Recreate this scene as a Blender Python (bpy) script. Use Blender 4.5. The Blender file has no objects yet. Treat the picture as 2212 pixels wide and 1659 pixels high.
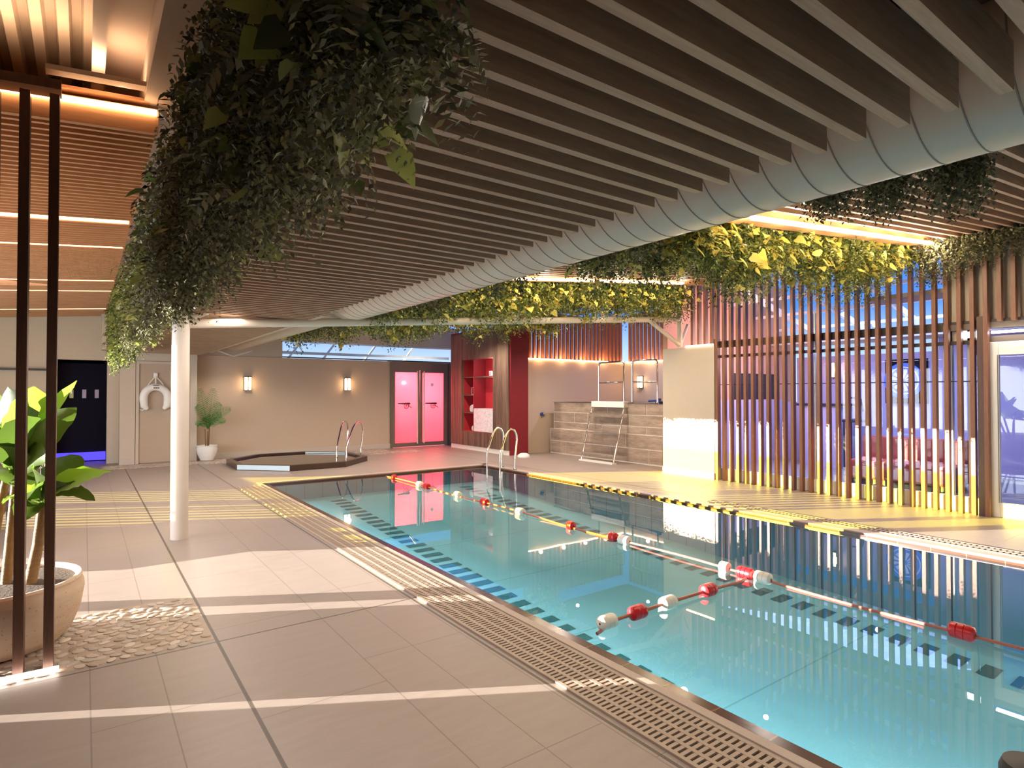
import bpy, math, random
import numpy as np
from mathutils import Vector, Matrix
random.seed(7)
scene = bpy.context.scene
col = scene.collection

# ---------------------------------------------------------------- camera
cam_data = bpy.data.cameras.new('camera')
cam = bpy.data.objects.new('camera', cam_data); col.objects.link(cam)
cam_data.sensor_width = 36.0
cam_data.lens = 36.0 * 1280 / 2212
cam_data.clip_start = 0.02
cam.location = (0, 0, 1.6)
cam.rotation_euler = (math.radians(90.87), 0, math.radians(-35.82))
scene.camera = cam

# ---------------------------------------------------------------- world (sky)
world = bpy.data.worlds.new('world'); scene.world = world
world.use_nodes = True
wn = world.node_tree.nodes; wl = world.node_tree.links
wn.clear()
wo = wn.new('ShaderNodeOutputWorld'); bg = wn.new('ShaderNodeBackground')
tc = wn.new('ShaderNodeTexCoord'); sx = wn.new('ShaderNodeSeparateXYZ'); rp = wn.new('ShaderNodeValToRGB')
rp.color_ramp.elements[0].position = 0.0; rp.color_ramp.elements[0].color = (0.62, 0.74, 0.95, 1)
rp.color_ramp.elements[1].position = 0.45; rp.color_ramp.elements[1].color = (0.05, 0.17, 0.60, 1)
e = rp.color_ramp.elements.new(0.05); e.color = (0.45, 0.60, 0.90, 1)
e = rp.color_ramp.elements.new(0.13); e.color = (0.07, 0.22, 0.66, 1)
wl.new(tc.outputs['Generated'], sx.inputs[0]); wl.new(sx.outputs['Z'], rp.inputs[0])
wl.new(rp.outputs[0], bg.inputs[0]); wl.new(bg.outputs[0], wo.inputs[0])
bg.inputs[1].default_value = 1.0

# ---------------------------------------------------------------- sun, window daylight and added fill lamps
sd = bpy.data.lights.new('sun', 'SUN'); so = bpy.data.objects.new('sun', sd); col.objects.link(so)
sd.energy = 29.0; sd.angle = math.radians(0.12); sd.color = (1.0, 0.93, 0.80)
so.rotation_euler = Vector((0.873, -0.489, -0.113)).to_track_quat('-Z', 'Y').to_euler()
so.location = (-20, 15, 8)

def area(name, loc, direction, sx_, sy_, energy, color):
    d = bpy.data.lights.new(name, 'AREA'); o = bpy.data.objects.new(name, d); col.objects.link(o)
    d.shape = 'RECTANGLE'; d.size = sx_; d.size_y = sy_; d.energy = energy; d.color = color
    o.location = loc; o.rotation_euler = Vector(direction).to_track_quat('-Z', 'Y').to_euler()
    return o
area('daylight_window_left', (-5.3, 8.0, 1.4), (1, -0.05, -0.12), 7.0, 2.2, 345, (0.82, 0.88, 1.0))
area('lounge_ceiling_light', (12.0, 5.3, 3.0), (0.3, 0, -1), 3.0, 5.0, 230, (0.32, 0.44, 1.0))
area('lounge_wall_light', (11.2, 6.2, 2.6), (0.0, 1.0, -0.3), 1.0, 1.0, 60, (1.0, 0.60, 0.52))
area('canopy_fill_left', (-1.2, 8.8, 3.0), (0, 0.1, -1), 2.0, 6.0, 60, (1.0, 0.88, 0.80))  # added fill lamp, brightens the deck under the left canopy
area('led_uplight', (-1.3, 4.46, 3.52), (0, -0.45, 1), 3.0, 0.05, 24, (1.0, 0.66, 0.42))
pls = area('pool_fill_side', (2.66, 4.0, -0.30), (1, 0, -0.42), 13.5, 0.25, 72, (0.92, 0.97, 1.0)); pls.data.spread = math.radians(75)  # underwater fill lamp added to brighten the pool lining
ple = area('pool_fill_end', (4.9, -3.1, -0.40), (0, 1, -0.16), 4.2, 0.4, 36, (0.92, 0.97, 1.0))  # second added underwater fill, from the unseen near end
area('canopy_strip_fill', (1.35, 6.2, 2.47), (0, 0, -1), 0.25, 14.0, 125, (1.0, 0.84, 0.70)); ple.data.spread = math.radians(60)  # added fill under the slats, bounces warm light off the deck
def fill_spot(loc, energy, color=(1.0, 0.84, 0.68), r=0.035, cone=150):  # spots added overhead to brighten the hall, no fittings built
    d = bpy.data.lights.new('fill_spot', 'SPOT'); o = bpy.data.objects.new('fill_spot', d); col.objects.link(o)
    d.energy = energy; d.color = color; d.shadow_soft_size = r; d.spot_size = math.radians(cone); d.spot_blend = 0.6; o.location = loc
fill_spot((11.6, 10.2, 3.6), 120, (0.70, 0.66, 1.0))
for q, en in (((8.6, 5.2, 3.35), 90), ((8.4, 1.6, 3.3), 60), ((7.9, 9.3, 3.3), 150), ((5.4, 9.3, 3.1), 120), ((7.8, 12.6, 3.2), 150), ((4.6, 12.8, 3.0), 170), ((2.8, 15.0, 2.4), 25), ((9.4, 10.4, 3.3), 90)):
    fill_spot(q, en)

scene.view_settings.view_transform = 'Standard'
scene.view_settings.look = 'None'
scene.view_settings.gamma = 1.0
scene.view_settings.use_curve_mapping = False
scene.view_settings.exposure = 0.70
scene.cycles.use_denoising = True
scene.cycles.max_bounces = 8
scene.cycles.diffuse_bounces = 4
scene.cycles.glossy_bounces = 4
scene.cycles.transparent_max_bounces = 12
scene.cycles.sample_clamp_indirect = 6.0
scene.cycles.caustics_reflective = False
scene.cycles.caustics_refractive = False

# ---------------------------------------------------------------- materials
def lin(r, g, b):
    f = lambda c: (c / 255 / 12.92) if c / 255 <= 0.04045 else ((c / 255 + 0.055) / 1.055) ** 2.4
    return (f(r), f(g), f(b), 1.0)

def new_mat(name):
    m = bpy.data.materials.new(name); m.use_nodes = True
    nt = m.node_tree; nt.nodes.clear()
    out = nt.nodes.new('ShaderNodeOutputMaterial')
    return m, nt, out

def N(nt, typ, **kw):
    n = nt.nodes.new(typ)
    for k, v in kw.items(): setattr(n, k, v)
    return n

def math_node(nt, op, a, b=None, c=None):
    n = nt.nodes.new('ShaderNodeMath'); n.operation = op
    for i, s in enumerate((a, b, c)):
        if s is None: continue
        if isinstance(s, (int, float)): n.inputs[i].default_value = s
        else: nt.links.new(s, n.inputs[i])
    return n.outputs[0]

def mix_col(nt, fac, a, b):
    n = nt.nodes.new('ShaderNodeMix'); n.data_type = 'RGBA'
    if isinstance(fac, (int, float)): n.inputs[0].default_value = fac
    else: nt.links.new(fac, n.inputs[0])
    for idx, s in ((6, a), (7, b)):
        if isinstance(s, tuple): n.inputs[idx].default_value = s
        else: nt.links.new(s, n.inputs[idx])
    return n.outputs[2]

def noise(nt, vec, scale, detail=3, rough=0.55, mapping=None):
    n = nt.nodes.new('ShaderNodeTexNoise'); n.inputs['Scale'].default_value = scale
    n.inputs['Detail'].default_value = detail; n.inputs['Roughness'].default_value = rough
    if mapping:
        mp = nt.nodes.new('ShaderNodeMapping'); mp.inputs['Scale'].default_value = mapping
        nt.links.new(vec, mp.inputs[0]); nt.links.new(mp.outputs[0], n.inputs['Vector'])
    else: nt.links.new(vec, n.inputs['Vector'])
    return n.outputs['Fac']

def bump(nt, h, strength, dist=0.01):
    b = nt.nodes.new('ShaderNodeBump'); b.inputs['Strength'].default_value = strength
    b.inputs['Distance'].default_value = dist; nt.links.new(h, b.inputs['Height'])
    return b.outputs[0]

def pos(nt):
    g = nt.nodes.new('ShaderNodeNewGeometry'); return g.outputs['Position']

def simple(name, c, rough=0.5, metal=0.0, var=0.12, scale=8.0, mapping=None, bmp=0.0, spec=0.5):
    m, nt, out = new_mat(name)
    p = N(nt, 'ShaderNodeBsdfPrincipled'); nt.links.new(p.outputs[0], out.inputs[0])
    p.inputs['Roughness'].default_value = rough; p.inputs['Metallic'].default_value = metal
    p.inputs['Specular IOR Level'].default_value = spec
    ps = pos(nt); nz = noise(nt, ps, scale, 4, 0.6, mapping)
    dark = (c[0] * (1 - var), c[1] * (1 - var), c[2] * (1 - var), 1)
    lite = (min(1, c[0] * (1 + var)), min(1, c[1] * (1 + var)), min(1, c[2] * (1 + var)), 1)
    nt.links.new(mix_col(nt, nz, dark, lite), p.inputs['Base Color'])
    if bmp: nt.links.new(bump(nt, nz, bmp), p.inputs['Normal'])
    return m

def emis(name, c, s):
    m, nt, out = new_mat(name)
    e = N(nt, 'ShaderNodeEmission'); e.inputs[0].default_value = c; e.inputs[1].default_value = s
    nt.links.new(e.outputs[0], out.inputs[0]); return m

def wood(name, c1, c2, mapping, rough=0.5, scale=6.0):
    m, nt, out = new_mat(name)
    p = N(nt, 'ShaderNodeBsdfPrincipled'); nt.links.new(p.outputs[0], out.inputs[0])
    p.inputs['Roughness'].default_value = rough
    ps = pos(nt); a = noise(nt, ps, scale, 6, 0.65, mapping); b = noise(nt, ps, scale * 0.22, 3, 0.5, mapping)
    r = N(nt, 'ShaderNodeValToRGB'); r.color_ramp.elements[0].position = 0.32; r.color_ramp.elements[1].position = 0.68
    r.color_ramp.elements[0].color = c1; r.color_ramp.elements[1].color = c2
    s = math_node(nt, 'MULTIPLY_ADD', b, 0.5, math_node(nt, 'MULTIPLY', a, 0.5))
    nt.links.new(s, r.inputs[0]); nt.links.new(r.outputs[0], p.inputs['Base Color'])
    nt.links.new(bump(nt, a, 0.15, 0.004), p.inputs['Normal'])
    return m

def linemask(nt, v, at, half):
    d = math_node(nt, 'ABSOLUTE', math_node(nt, 'SUBTRACT', v, at))
    return math_node(nt, 'LESS_THAN', d, half)

def modmask(nt, v, off, period, half):
    a = math_node(nt, 'SUBTRACT', v, off)
    f = math_node(nt, 'FRACT', math_node(nt, 'ADD', math_node(nt, 'DIVIDE', a, period), 0.5))
    d = math_node(nt, 'ABSOLUTE', math_node(nt, 'SUBTRACT', f, 0.5))
    return math_node(nt, 'LESS_THAN', d, half / period)

def floor_mat():
    m, nt, out = new_mat('deck_tile')
    p = N(nt, 'ShaderNodeBsdfPrincipled'); nt.links.new(p.outputs[0], out.inputs[0])
    ps = pos(nt); s = N(nt, 'ShaderNodeSeparateXYZ'); nt.links.new(ps, s.inputs[0]); x, y = s.outputs[0], s.outputs[1]
    idx = math_node(nt, 'FLOOR', math_node(nt, 'DIVIDE', math_node(nt, 'SUBTRACT', x, 0.71), 0.67))
    par = math_node(nt, 'MULTIPLY', math_node(nt, 'FLOORED_MODULO', idx, 2.0), 0.335)
    y2 = math_node(nt, 'SUBTRACT', y, par)
    mx = math_node(nt, 'MAXIMUM', modmask(nt, x, 0.71, 0.67, 0.0035), linemask(nt, x, 0.37, 0.0035))
    mx = math_node(nt, 'MAXIMUM', mx, linemask(nt, x, 1.70, 0.0035))
    my = modmask(nt, y2, 3.1, 1.34, 0.0035)
    j = math_node(nt, 'MAXIMUM', mx, my)
    big = math_node(nt, 'MAXIMUM', linemask(nt, x, 0.71, 0.010),
                    math_node(nt, 'MULTIPLY', linemask(nt, y, 4.22, 0.008), math_node(nt, 'LESS_THAN', x, 2.6)))
    big = math_node(nt, 'MAXIMUM', big, linemask(nt, x, 2.08, 0.010))
    big = math_node(nt, 'MAXIMUM', big, linemask(nt, x, 7.70, 0.010))
    n1 = noise(nt, ps, 3.0, 6, 0.6, (1.0, 5.0, 1.0)); n2 = noise(nt, ps, 90.0, 2, 0.5)
    c = mix_col(nt, n1, (0.245, 0.200, 0.180, 1), (0.370, 0.315, 0.292, 1))
    c = mix_col(nt, math_node(nt, 'MULTIPLY', n2, 0.30), c, (0.20, 0.15, 0.12, 1))
    c = mix_col(nt, math_node(nt, 'MULTIPLY', j, 0.55), c, (0.12, 0.09, 0.075, 1))
    c = mix_col(nt, math_node(nt, 'MULTIPLY', big, 0.85), c, (0.045, 0.032, 0.026, 1))
    nt.links.new(c, p.inputs['Base Color'])
    p.inputs['Specular IOR Level'].default_value = 0.45
    rr = math_node(nt, 'MULTIPLY_ADD', n1, 0.22, 0.33); nt.links.new(rr, p.inputs['Roughness'])
    h = math_node(nt, 'SUBTRACT', math_node(nt, 'MULTIPLY', n2, 0.25), j)
    nt.links.new(bump(nt, h, 0.25, 0.003), p.inputs['Normal'])
    return m

def grid_tile(name, c, grout, px_, py_, pz_, half=0.004, rough=0.25, var=0.1, offs=(0, 0, 0)):
    m, nt, out = new_mat(name)
    p = N(nt, 'ShaderNodeBsdfPrincipled'); nt.links.new(p.outputs[0], out.inputs[0]); p.inputs['Roughness'].default_value = rough
    ps = pos(nt); s = N(nt, 'ShaderNodeSeparateXYZ'); nt.links.new(ps, s.inputs[0])
    g = N(nt, 'ShaderNodeNewGeometry'); sn = N(nt, 'ShaderNodeSeparateXYZ'); nt.links.new(g.outputs['Normal'], sn.inputs[0])
    msk = None
    for i, per in enumerate((px_, py_, pz_)):
        if not per: continue
        mm = modmask(nt, s.outputs[i], offs[i], per, half)
        face = math_node(nt, 'LESS_THAN', math_node(nt, 'ABSOLUTE', sn.outputs[i]), 0.5)
        mm = math_node(nt, 'MULTIPLY', mm, face)
        msk = mm if msk is None else math_node(nt, 'MAXIMUM', msk, mm)
    nz = noise(nt, ps, 2.5, 4)
    a = tuple(v * (1 - var) for v in c[:3]) + (1,); b = tuple(min(1, v * (1 + var)) for v in c[:3]) + (1,)
    cc = mix_col(nt, nz, a, b)
    cc = mix_col(nt, msk, cc, grout)
    nt.links.new(cc, p.inputs['Base Color'])
    return m

def glass_mat(name, tint=(1, 1, 1, 1), ior=1.5, rough=0.0, boost=1.0, bumpy=0.0):
    m, nt, out = new_mat(name)
    t = N(nt, 'ShaderNodeBsdfTransparent'); t.inputs[0].default_value = tint
    g = N(nt, 'ShaderNodeBsdfGlossy'); g.inputs['Roughness'].default_value = rough
    f = N(nt, 'ShaderNodeFresnel'); f.inputs[0].default_value = ior
    mx = N(nt, 'ShaderNodeMixShader')
    fac = math_node(nt, 'MINIMUM', math_node(nt, 'MULTIPLY', f.outputs[0], boost), 1.0)
    nt.links.new(fac, mx.inputs[0]); nt.links.new(t.outputs[0], mx.inputs[1]); nt.links.new(g.outputs[0], mx.inputs[2])
    nt.links.new(mx.outputs[0], out.inputs[0])
    if bumpy:
        ps = pos(nt); nz = noise(nt, ps, 2.2, 2, 0.4)
        bb = bump(nt, nz, bumpy, 0.02); nt.links.new(bb, g.inputs['Normal']); nt.links.new(bb, f.inputs['Normal'])
    return m

def leaf_mat(name, cols, transl=0.35, rough=0.4):
    m, nt, out = new_mat(name)
    g = N(nt, 'ShaderNodeNewGeometry'); r = N(nt, 'ShaderNodeValToRGB')
    els = r.color_ramp.elements
    els[0].position = 0; els[0].color = cols[0]; els[1].position = 1; els[1].color = cols[-1]
    for i, c in enumerate(cols[1:-1]): e = els.new((i + 1) / (len(cols) - 1)); e.color = c
    nt.links.new(g.outputs['Random Per Island'], r.inputs[0])
    p = N(nt, 'ShaderNodeBsdfPrincipled'); p.inputs['Roughness'].default_value = rough
    tr = N(nt, 'ShaderNodeBsdfTranslucent'); mx = N(nt, 'ShaderNodeMixShader'); mx.inputs[0].default_value = transl
    nt.links.new(r.outputs[0], p.inputs['Base Color']); nt.links.new(r.outputs[0], tr.inputs[0])
    nt.links.new(p.outputs[0], mx.inputs[1]); nt.links.new(tr.outputs[0], mx.inputs[2]); nt.links.new(mx.outputs[0], out.inputs[0])
    return m

M = {}
M['floor'] = floor_mat()
M['wall'] = simple('fabric_texture_wallpaper', (0.50, 0.39, 0.295, 1), 0.8, var=0.07, scale=30, mapping=(1, 1, 3), bmp=0.1)
M['wall_beige'] = simple('beige_plaster', (0.53, 0.45, 0.37, 1), 0.75, var=0.05, scale=6)
M['skirting'] = simple('skirting_stone', (0.50, 0.44, 0.38, 1), 0.5, var=0.06)
M['deck'] = simple('metal_roof_deck', (0.34, 0.27, 0.20, 1), 0.45, var=0.1, scale=3)
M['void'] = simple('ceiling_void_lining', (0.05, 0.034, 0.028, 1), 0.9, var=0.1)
M['bulkhead'] = simple('painted_bulkhead', (0.46, 0.36, 0.28, 1), 0.7, var=0.04, scale=3)
M['slat'] = wood('oak_slat', (0.30, 0.185, 0.125, 1), (0.48, 0.32, 0.225, 1), (1.2, 20, 20), 0.55)
M['slat_orange'] = wood('warm_oak_slat', (0.42, 0.20, 0.09, 1), (0.60, 0.31, 0.15, 1), (1.2, 20, 20), 0.55)
M['batten'] = wood('brown_batten', (0.15, 0.055, 0.03, 1), (0.28, 0.115, 0.06, 1), (20, 20, 1.5), 0.45)
M['batten_led_lit'] = wood('led_lit_batten', (0.34, 0.12, 0.05, 1), (0.52, 0.21, 0.09, 1), (20, 20, 1.5), 0.45)  # LED glow put into the colour: a brighter, lit copy of the batten
M['post'] = wood('dark_post', (0.05, 0.020, 0.012, 1), (0.10, 0.042, 0.024, 1), (20, 20, 1.5), 0.45)
M['duct'] = simple('white_duct', (0.63, 0.51, 0.42, 1), 0.45, var=0.04, scale=4)
M['ring'] = simple('duct_seam', (0.30, 0.26, 0.22, 1), 0.5)
M['steel_paint'] = simple('painted_steel', (0.62, 0.55, 0.47, 1), 0.38, var=0.05, scale=5)
M['column_paint'] = simple('painted_column', (0.62, 0.57, 0.52, 1), 0.4, var=0.06, scale=5)
M['chrome'] = simple('polished_steel', (0.75, 0.75, 0.76, 1), 0.12, 1.0, var=0.03)
M['white'] = simple('white_plastic', (0.80, 0.79, 0.77, 1), 0.4, var=0.04)
M['white_gloss'] = simple('white_painted', (0.82, 0.80, 0.76, 1), 0.35, var=0.03)
M['black'] = simple('black_plastic', (0.012, 0.012, 0.016, 1), 0.4)
M['dark'] = simple('dark_frame', (0.045, 0.03, 0.025, 1), 0.5)
M['bronze'] = simple('bronze_frame', (0.16, 0.12, 0.09, 1), 0.45)
M['coping'] = simple('coping_stone', (0.42, 0.34, 0.29, 1), 0.45, var=0.12, scale=12)
M['brown_tile'] = grid_tile('brown_edge_tile', (0.075, 0.028, 0.014, 1), (0.22, 0.12, 0.06, 1), 0, 0.31, 0, 0.004, 0.2)
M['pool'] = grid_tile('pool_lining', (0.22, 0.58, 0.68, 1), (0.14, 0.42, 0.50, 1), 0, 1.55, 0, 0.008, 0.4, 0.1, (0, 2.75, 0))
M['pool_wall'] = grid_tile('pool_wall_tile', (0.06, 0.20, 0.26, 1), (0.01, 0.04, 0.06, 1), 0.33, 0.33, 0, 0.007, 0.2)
M['pool_dash'] = simple('lane_marking_tile', (0.025, 0.14, 0.16, 1), 0.3)
M['grate'] = simple('grating_plastic', (0.36, 0.28, 0.22, 1), 0.5, var=0.15)
M['channel'] = simple('drain_channel', (0.06, 0.045, 0.035, 1), 0.8)
M['water'] = glass_mat('pool_water', (0.93, 0.99, 1.0, 1), 1.33, 0.0, 1.35, 0.012)
M['tubwater'] = glass_mat('spa_water', (0.4, 0.5, 0.55, 1), 1.33, 0.0, 1.4, 0.01)
M['glass'] = glass_mat('clear_glazing', (0.96, 0.97, 0.98, 1), 1.5, 0.0, 0.8)
M['tint'] = glass_mat('yellow_sun_tint', (1.0, 0.98, 0.36, 1), 1.3, 0.0, 1.0)  # invented filter that yellows the low sunbeam
M['led'] = emis('led_strip', (1.0, 0.58, 0.30, 1), 10.0)
M['led_soft'] = emis('led_slot', (1.0, 0.50, 0.20, 1), 5.0)
M['led_white'] = emis('white_led', (1.0, 0.82, 0.70, 1), 9.0)
M['lamp'] = emis('wall_lamp_glow', (1.0, 0.70, 0.40, 1), 7.0)
M['lamp_white'] = emis('white_lamp_glow', (0.95, 0.93, 1.0, 1), 7.0)
M['red'] = simple('burgundy_laminate', (0.20, 0.012, 0.02, 1), 0.4, var=0.06)
M['red_bright'] = simple('red_laminate', (0.50, 0.035, 0.045, 1), 0.45, var=0.06)
M['rustic'] = wood('reclaimed_timber', (0.035, 0.020, 0.015, 1), (0.25, 0.16, 0.11, 1), (14, 14, 0.7), 0.7, 3.0)
M['wood_tile'] = wood('wood_effect_tile', (0.20, 0.145, 0.11, 1), (0.50, 0.38, 0.30, 1), (3, 3, 20), 0.5, 2.0)
M['grout'] = simple('pale_grout', (0.75, 0.69, 0.60, 1), 0.7)
M['stone_dark'] = simple('dark_spa_stone', (0.050, 0.028, 0.022, 1), 0.25, var=0.2)
M['paleblue'] = simple('painted_window_sheen', (0.62, 0.80, 0.90, 1), 0.3, var=0.03)  # pale colour painted in for the window's reflection on the spa stone
M['navy'] = simple('navy_partition', (0.004, 0.002, 0.012, 1), 0.6)
M['blue_glow'] = emis('blue_led_floor', (0.07, 0.05, 1.0, 1), 1.3)
M['door_paint'] = simple('beige_door_paint', (0.44, 0.34, 0.26, 1), 0.6, var=0.04)
M['towel'] = simple('white_towel', (0.80, 0.78, 0.80, 1), 0.95, var=0.06, scale=60, bmp=0.4)
M['blue_plastic'] = simple('blue_fixture', (0.03, 0.06, 0.22, 1), 0.3)
M['soil'] = simple('potting_soil', (0.07, 0.045, 0.03, 1), 0.95, var=0.5, scale=60, bmp=0.8)
M['red_float'] = simple('red_float_plastic', (0.55, 0.012, 0.018, 1), 0.3, var=0.06)
M['white_float'] = simple('white_float_plastic', (0.80, 0.74, 0.64, 1), 0.35, var=0.04)
M['rope'] = simple('red_rope', (0.42, 0.11, 0.07, 1), 0.6, var=0.25, scale=80)
M['white_rope'] = simple('white_rope', (0.78, 0.74, 0.68, 1), 0.8)
M['lilac'] = simple('lilac_lounge_wall', (0.42, 0.36, 0.50, 1), 0.6, var=0.05)
M['peach'] = simple('timber_lounge_wall', (0.55, 0.28, 0.18, 1), 0.6, var=0.1, mapping=(3, 3, 0.3))
M['sofa'] = simple('red_upholstery', (0.40, 0.06, 0.04, 1), 0.8, var=0.1)
M['wicker'] = simple('dark_wicker', (0.06, 0.025, 0.018, 1), 0.6, var=0.3, scale=70, bmp=0.5)
M['grass'] = simple('lawn', (0.16, 0.30, 0.05, 1), 0.9, var=0.3, scale=2)
M['blue_art'] = simple('blue_emblem', (0.04, 0.16, 0.70, 1), 0.4)
def frosted():
    m, nt, out = new_mat('frosted_red_glass')
    t = N(nt, 'ShaderNodeBsdfTranslucent'); t.inputs[0].default_value = (1.0, 0.50, 0.55, 1)
    g = N(nt, 'ShaderNodeBsdfGlossy'); g.inputs['Roughness'].default_value = 0.08
    mx = N(nt, 'ShaderNodeMixShader'); mx.inputs[0].default_value = 0.06
    nt.links.new(t.outputs[0], mx.inputs[1]); nt.links.new(g.outputs[0], mx.inputs[2]); nt.links.new(mx.outputs[0], out.inputs[0])
    return m
M['frost_red'] = frosted()
def stone_mat():
    m, nt, out = new_mat('pebble_stone')
    g = N(nt, 'ShaderNodeNewGeometry'); r = N(nt, 'ShaderNodeValToRGB')
    cs = [(0.30, 0.22, 0.17, 1), (0.50, 0.40, 0.32, 1), (0.38, 0.34, 0.31, 1), (0.62, 0.54, 0.44, 1)]
    r.color_ramp.elements[0].color = cs[0]; r.color_ramp.elements[1].color = cs[3]
    for k in (1, 2): e = r.color_ramp.elements.new(k / 3); e.color = cs[k]
    nt.links.new(g.outputs['Random Per Island'], r.inputs[0])
    p = N(nt, 'ShaderNodeBsdfPrincipled'); p.inputs['Roughness'].default_value = 0.6
    nt.links.new(r.outputs[0], p.inputs['Base Color']); nt.links.new(p.outputs[0], out.inputs[0])
    return m
M['pebble'] = stone_mat()
def terracotta():
    m, nt, out = new_mat('rough_clay_pot')
    p = N(nt, 'ShaderNodeBsdfPrincipled'); p.inputs['Roughness'].default_value = 0.85; nt.links.new(p.outputs[0], out.inputs[0])
    ps = pos(nt); a = noise(nt, ps, 5, 5, 0.6, (1, 1, 4)); v = N(nt, 'ShaderNodeTexVoronoi'); v.inputs['Scale'].default_value = 38
    nt.links.new(ps, v.inputs['Vector']); pit = math_node(nt, 'LESS_THAN', v.outputs['Distance'], 0.16)
    c = mix_col(nt, a, (0.50, 0.36, 0.25, 1), (0.66, 0.54, 0.42, 1)); c = mix_col(nt, math_node(nt, 'MULTIPLY', pit, 0.6), c, (0.2, 0.12, 0.07, 1))
    nt.links.new(c, p.inputs['Base Color']); nt.links.new(bump(nt, math_node(nt, 'SUBTRACT', a, pit), 0.3, 0.01), p.inputs['Normal'])
    return m
M['clay'] = terracotta()
def marble():
    m, nt, out = new_mat('white_marble')
    p = N(nt, 'ShaderNodeBsdfPrincipled'); p.inputs['Roughness'].default_value = 0.3; nt.links.new(p.outputs[0], out.inputs[0])
    ps = pos(nt); a = noise(nt, ps, 7, 6, 0.7); k = math_node(nt, 'LESS_THAN', math_node(nt, 'ABSOLUTE', math_node(nt, 'SUBTRACT', a, 0.5)), 0.012)
    nt.links.new(mix_col(nt, math_node(nt, 'MULTIPLY', k, 0.6), (0.82, 0.80, 0.84, 1), (0.35, 0.25, 0.35, 1)), p.inputs['Base Color'])
    return m
M['marble'] = marble()
G1, G2, G3, G4 = (0.028, 0.044, 0.012, 1), (0.080, 0.105, 0.026, 1), (0.19, 0.23, 0.06, 1), (0.36, 0.38, 0.11, 1)
M['leaf_dark'] = leaf_mat('dark_trailing_leaf', [(0.035, 0.034, 0.020, 1), (0.075, 0.072, 0.038, 1), (0.13, 0.128, 0.060, 1), (0.24, 0.23, 0.11, 1)], 0.25, 0.6)
M['leaf_fern'] = leaf_mat('fern_leaf', [G1, G2, G3, G4], 0.35)
M['leaf_vine'] = leaf_mat('green_vine_leaf', [G1, G2, G3, (0.36, 0.38, 0.10, 1)], 0.4)
M['leaf_yellow'] = leaf_mat('golden_leaf', [(0.28, 0.28, 0.06, 1), (0.62, 0.50, 0.10, 1), (0.75, 0.62, 0.18, 1), (0.36, 0.38, 0.10, 1)], 0.4)
M['navy'].node_tree.nodes['Principled BSDF'].inputs['Specular IOR Level'].default_value = 0.1
M['leaf_banana'] = leaf_mat('banana_leaf', [(0.035, 0.065, 0.010, 1), (0.06, 0.10, 0.015, 1), (0.12, 0.19, 0.02, 1)], 0.6, 0.4)
M['leaf_banana_sunlit'] = leaf_mat('sunlit_banana_leaf', [(0.12, 0.24, 0.02, 1), (0.22, 0.40, 0.03, 1), (0.32, 0.52, 0.04, 1)], 0.6, 0.4)  # sun shining through the leaf, put into a brighter leaf colour
M['leaf_palm'] = leaf_mat('palm_leaf', [(0.02, 0.09, 0.015, 1), (0.05, 0.20, 0.03, 1), (0.10, 0.32, 0.05, 1)], 0.35)
M['trunk'] = simple('plant_trunk', (0.20, 0.12, 0.05, 1), 0.8, var=0.3, scale=20, mapping=(1, 1, 3), bmp=0.6)

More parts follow.
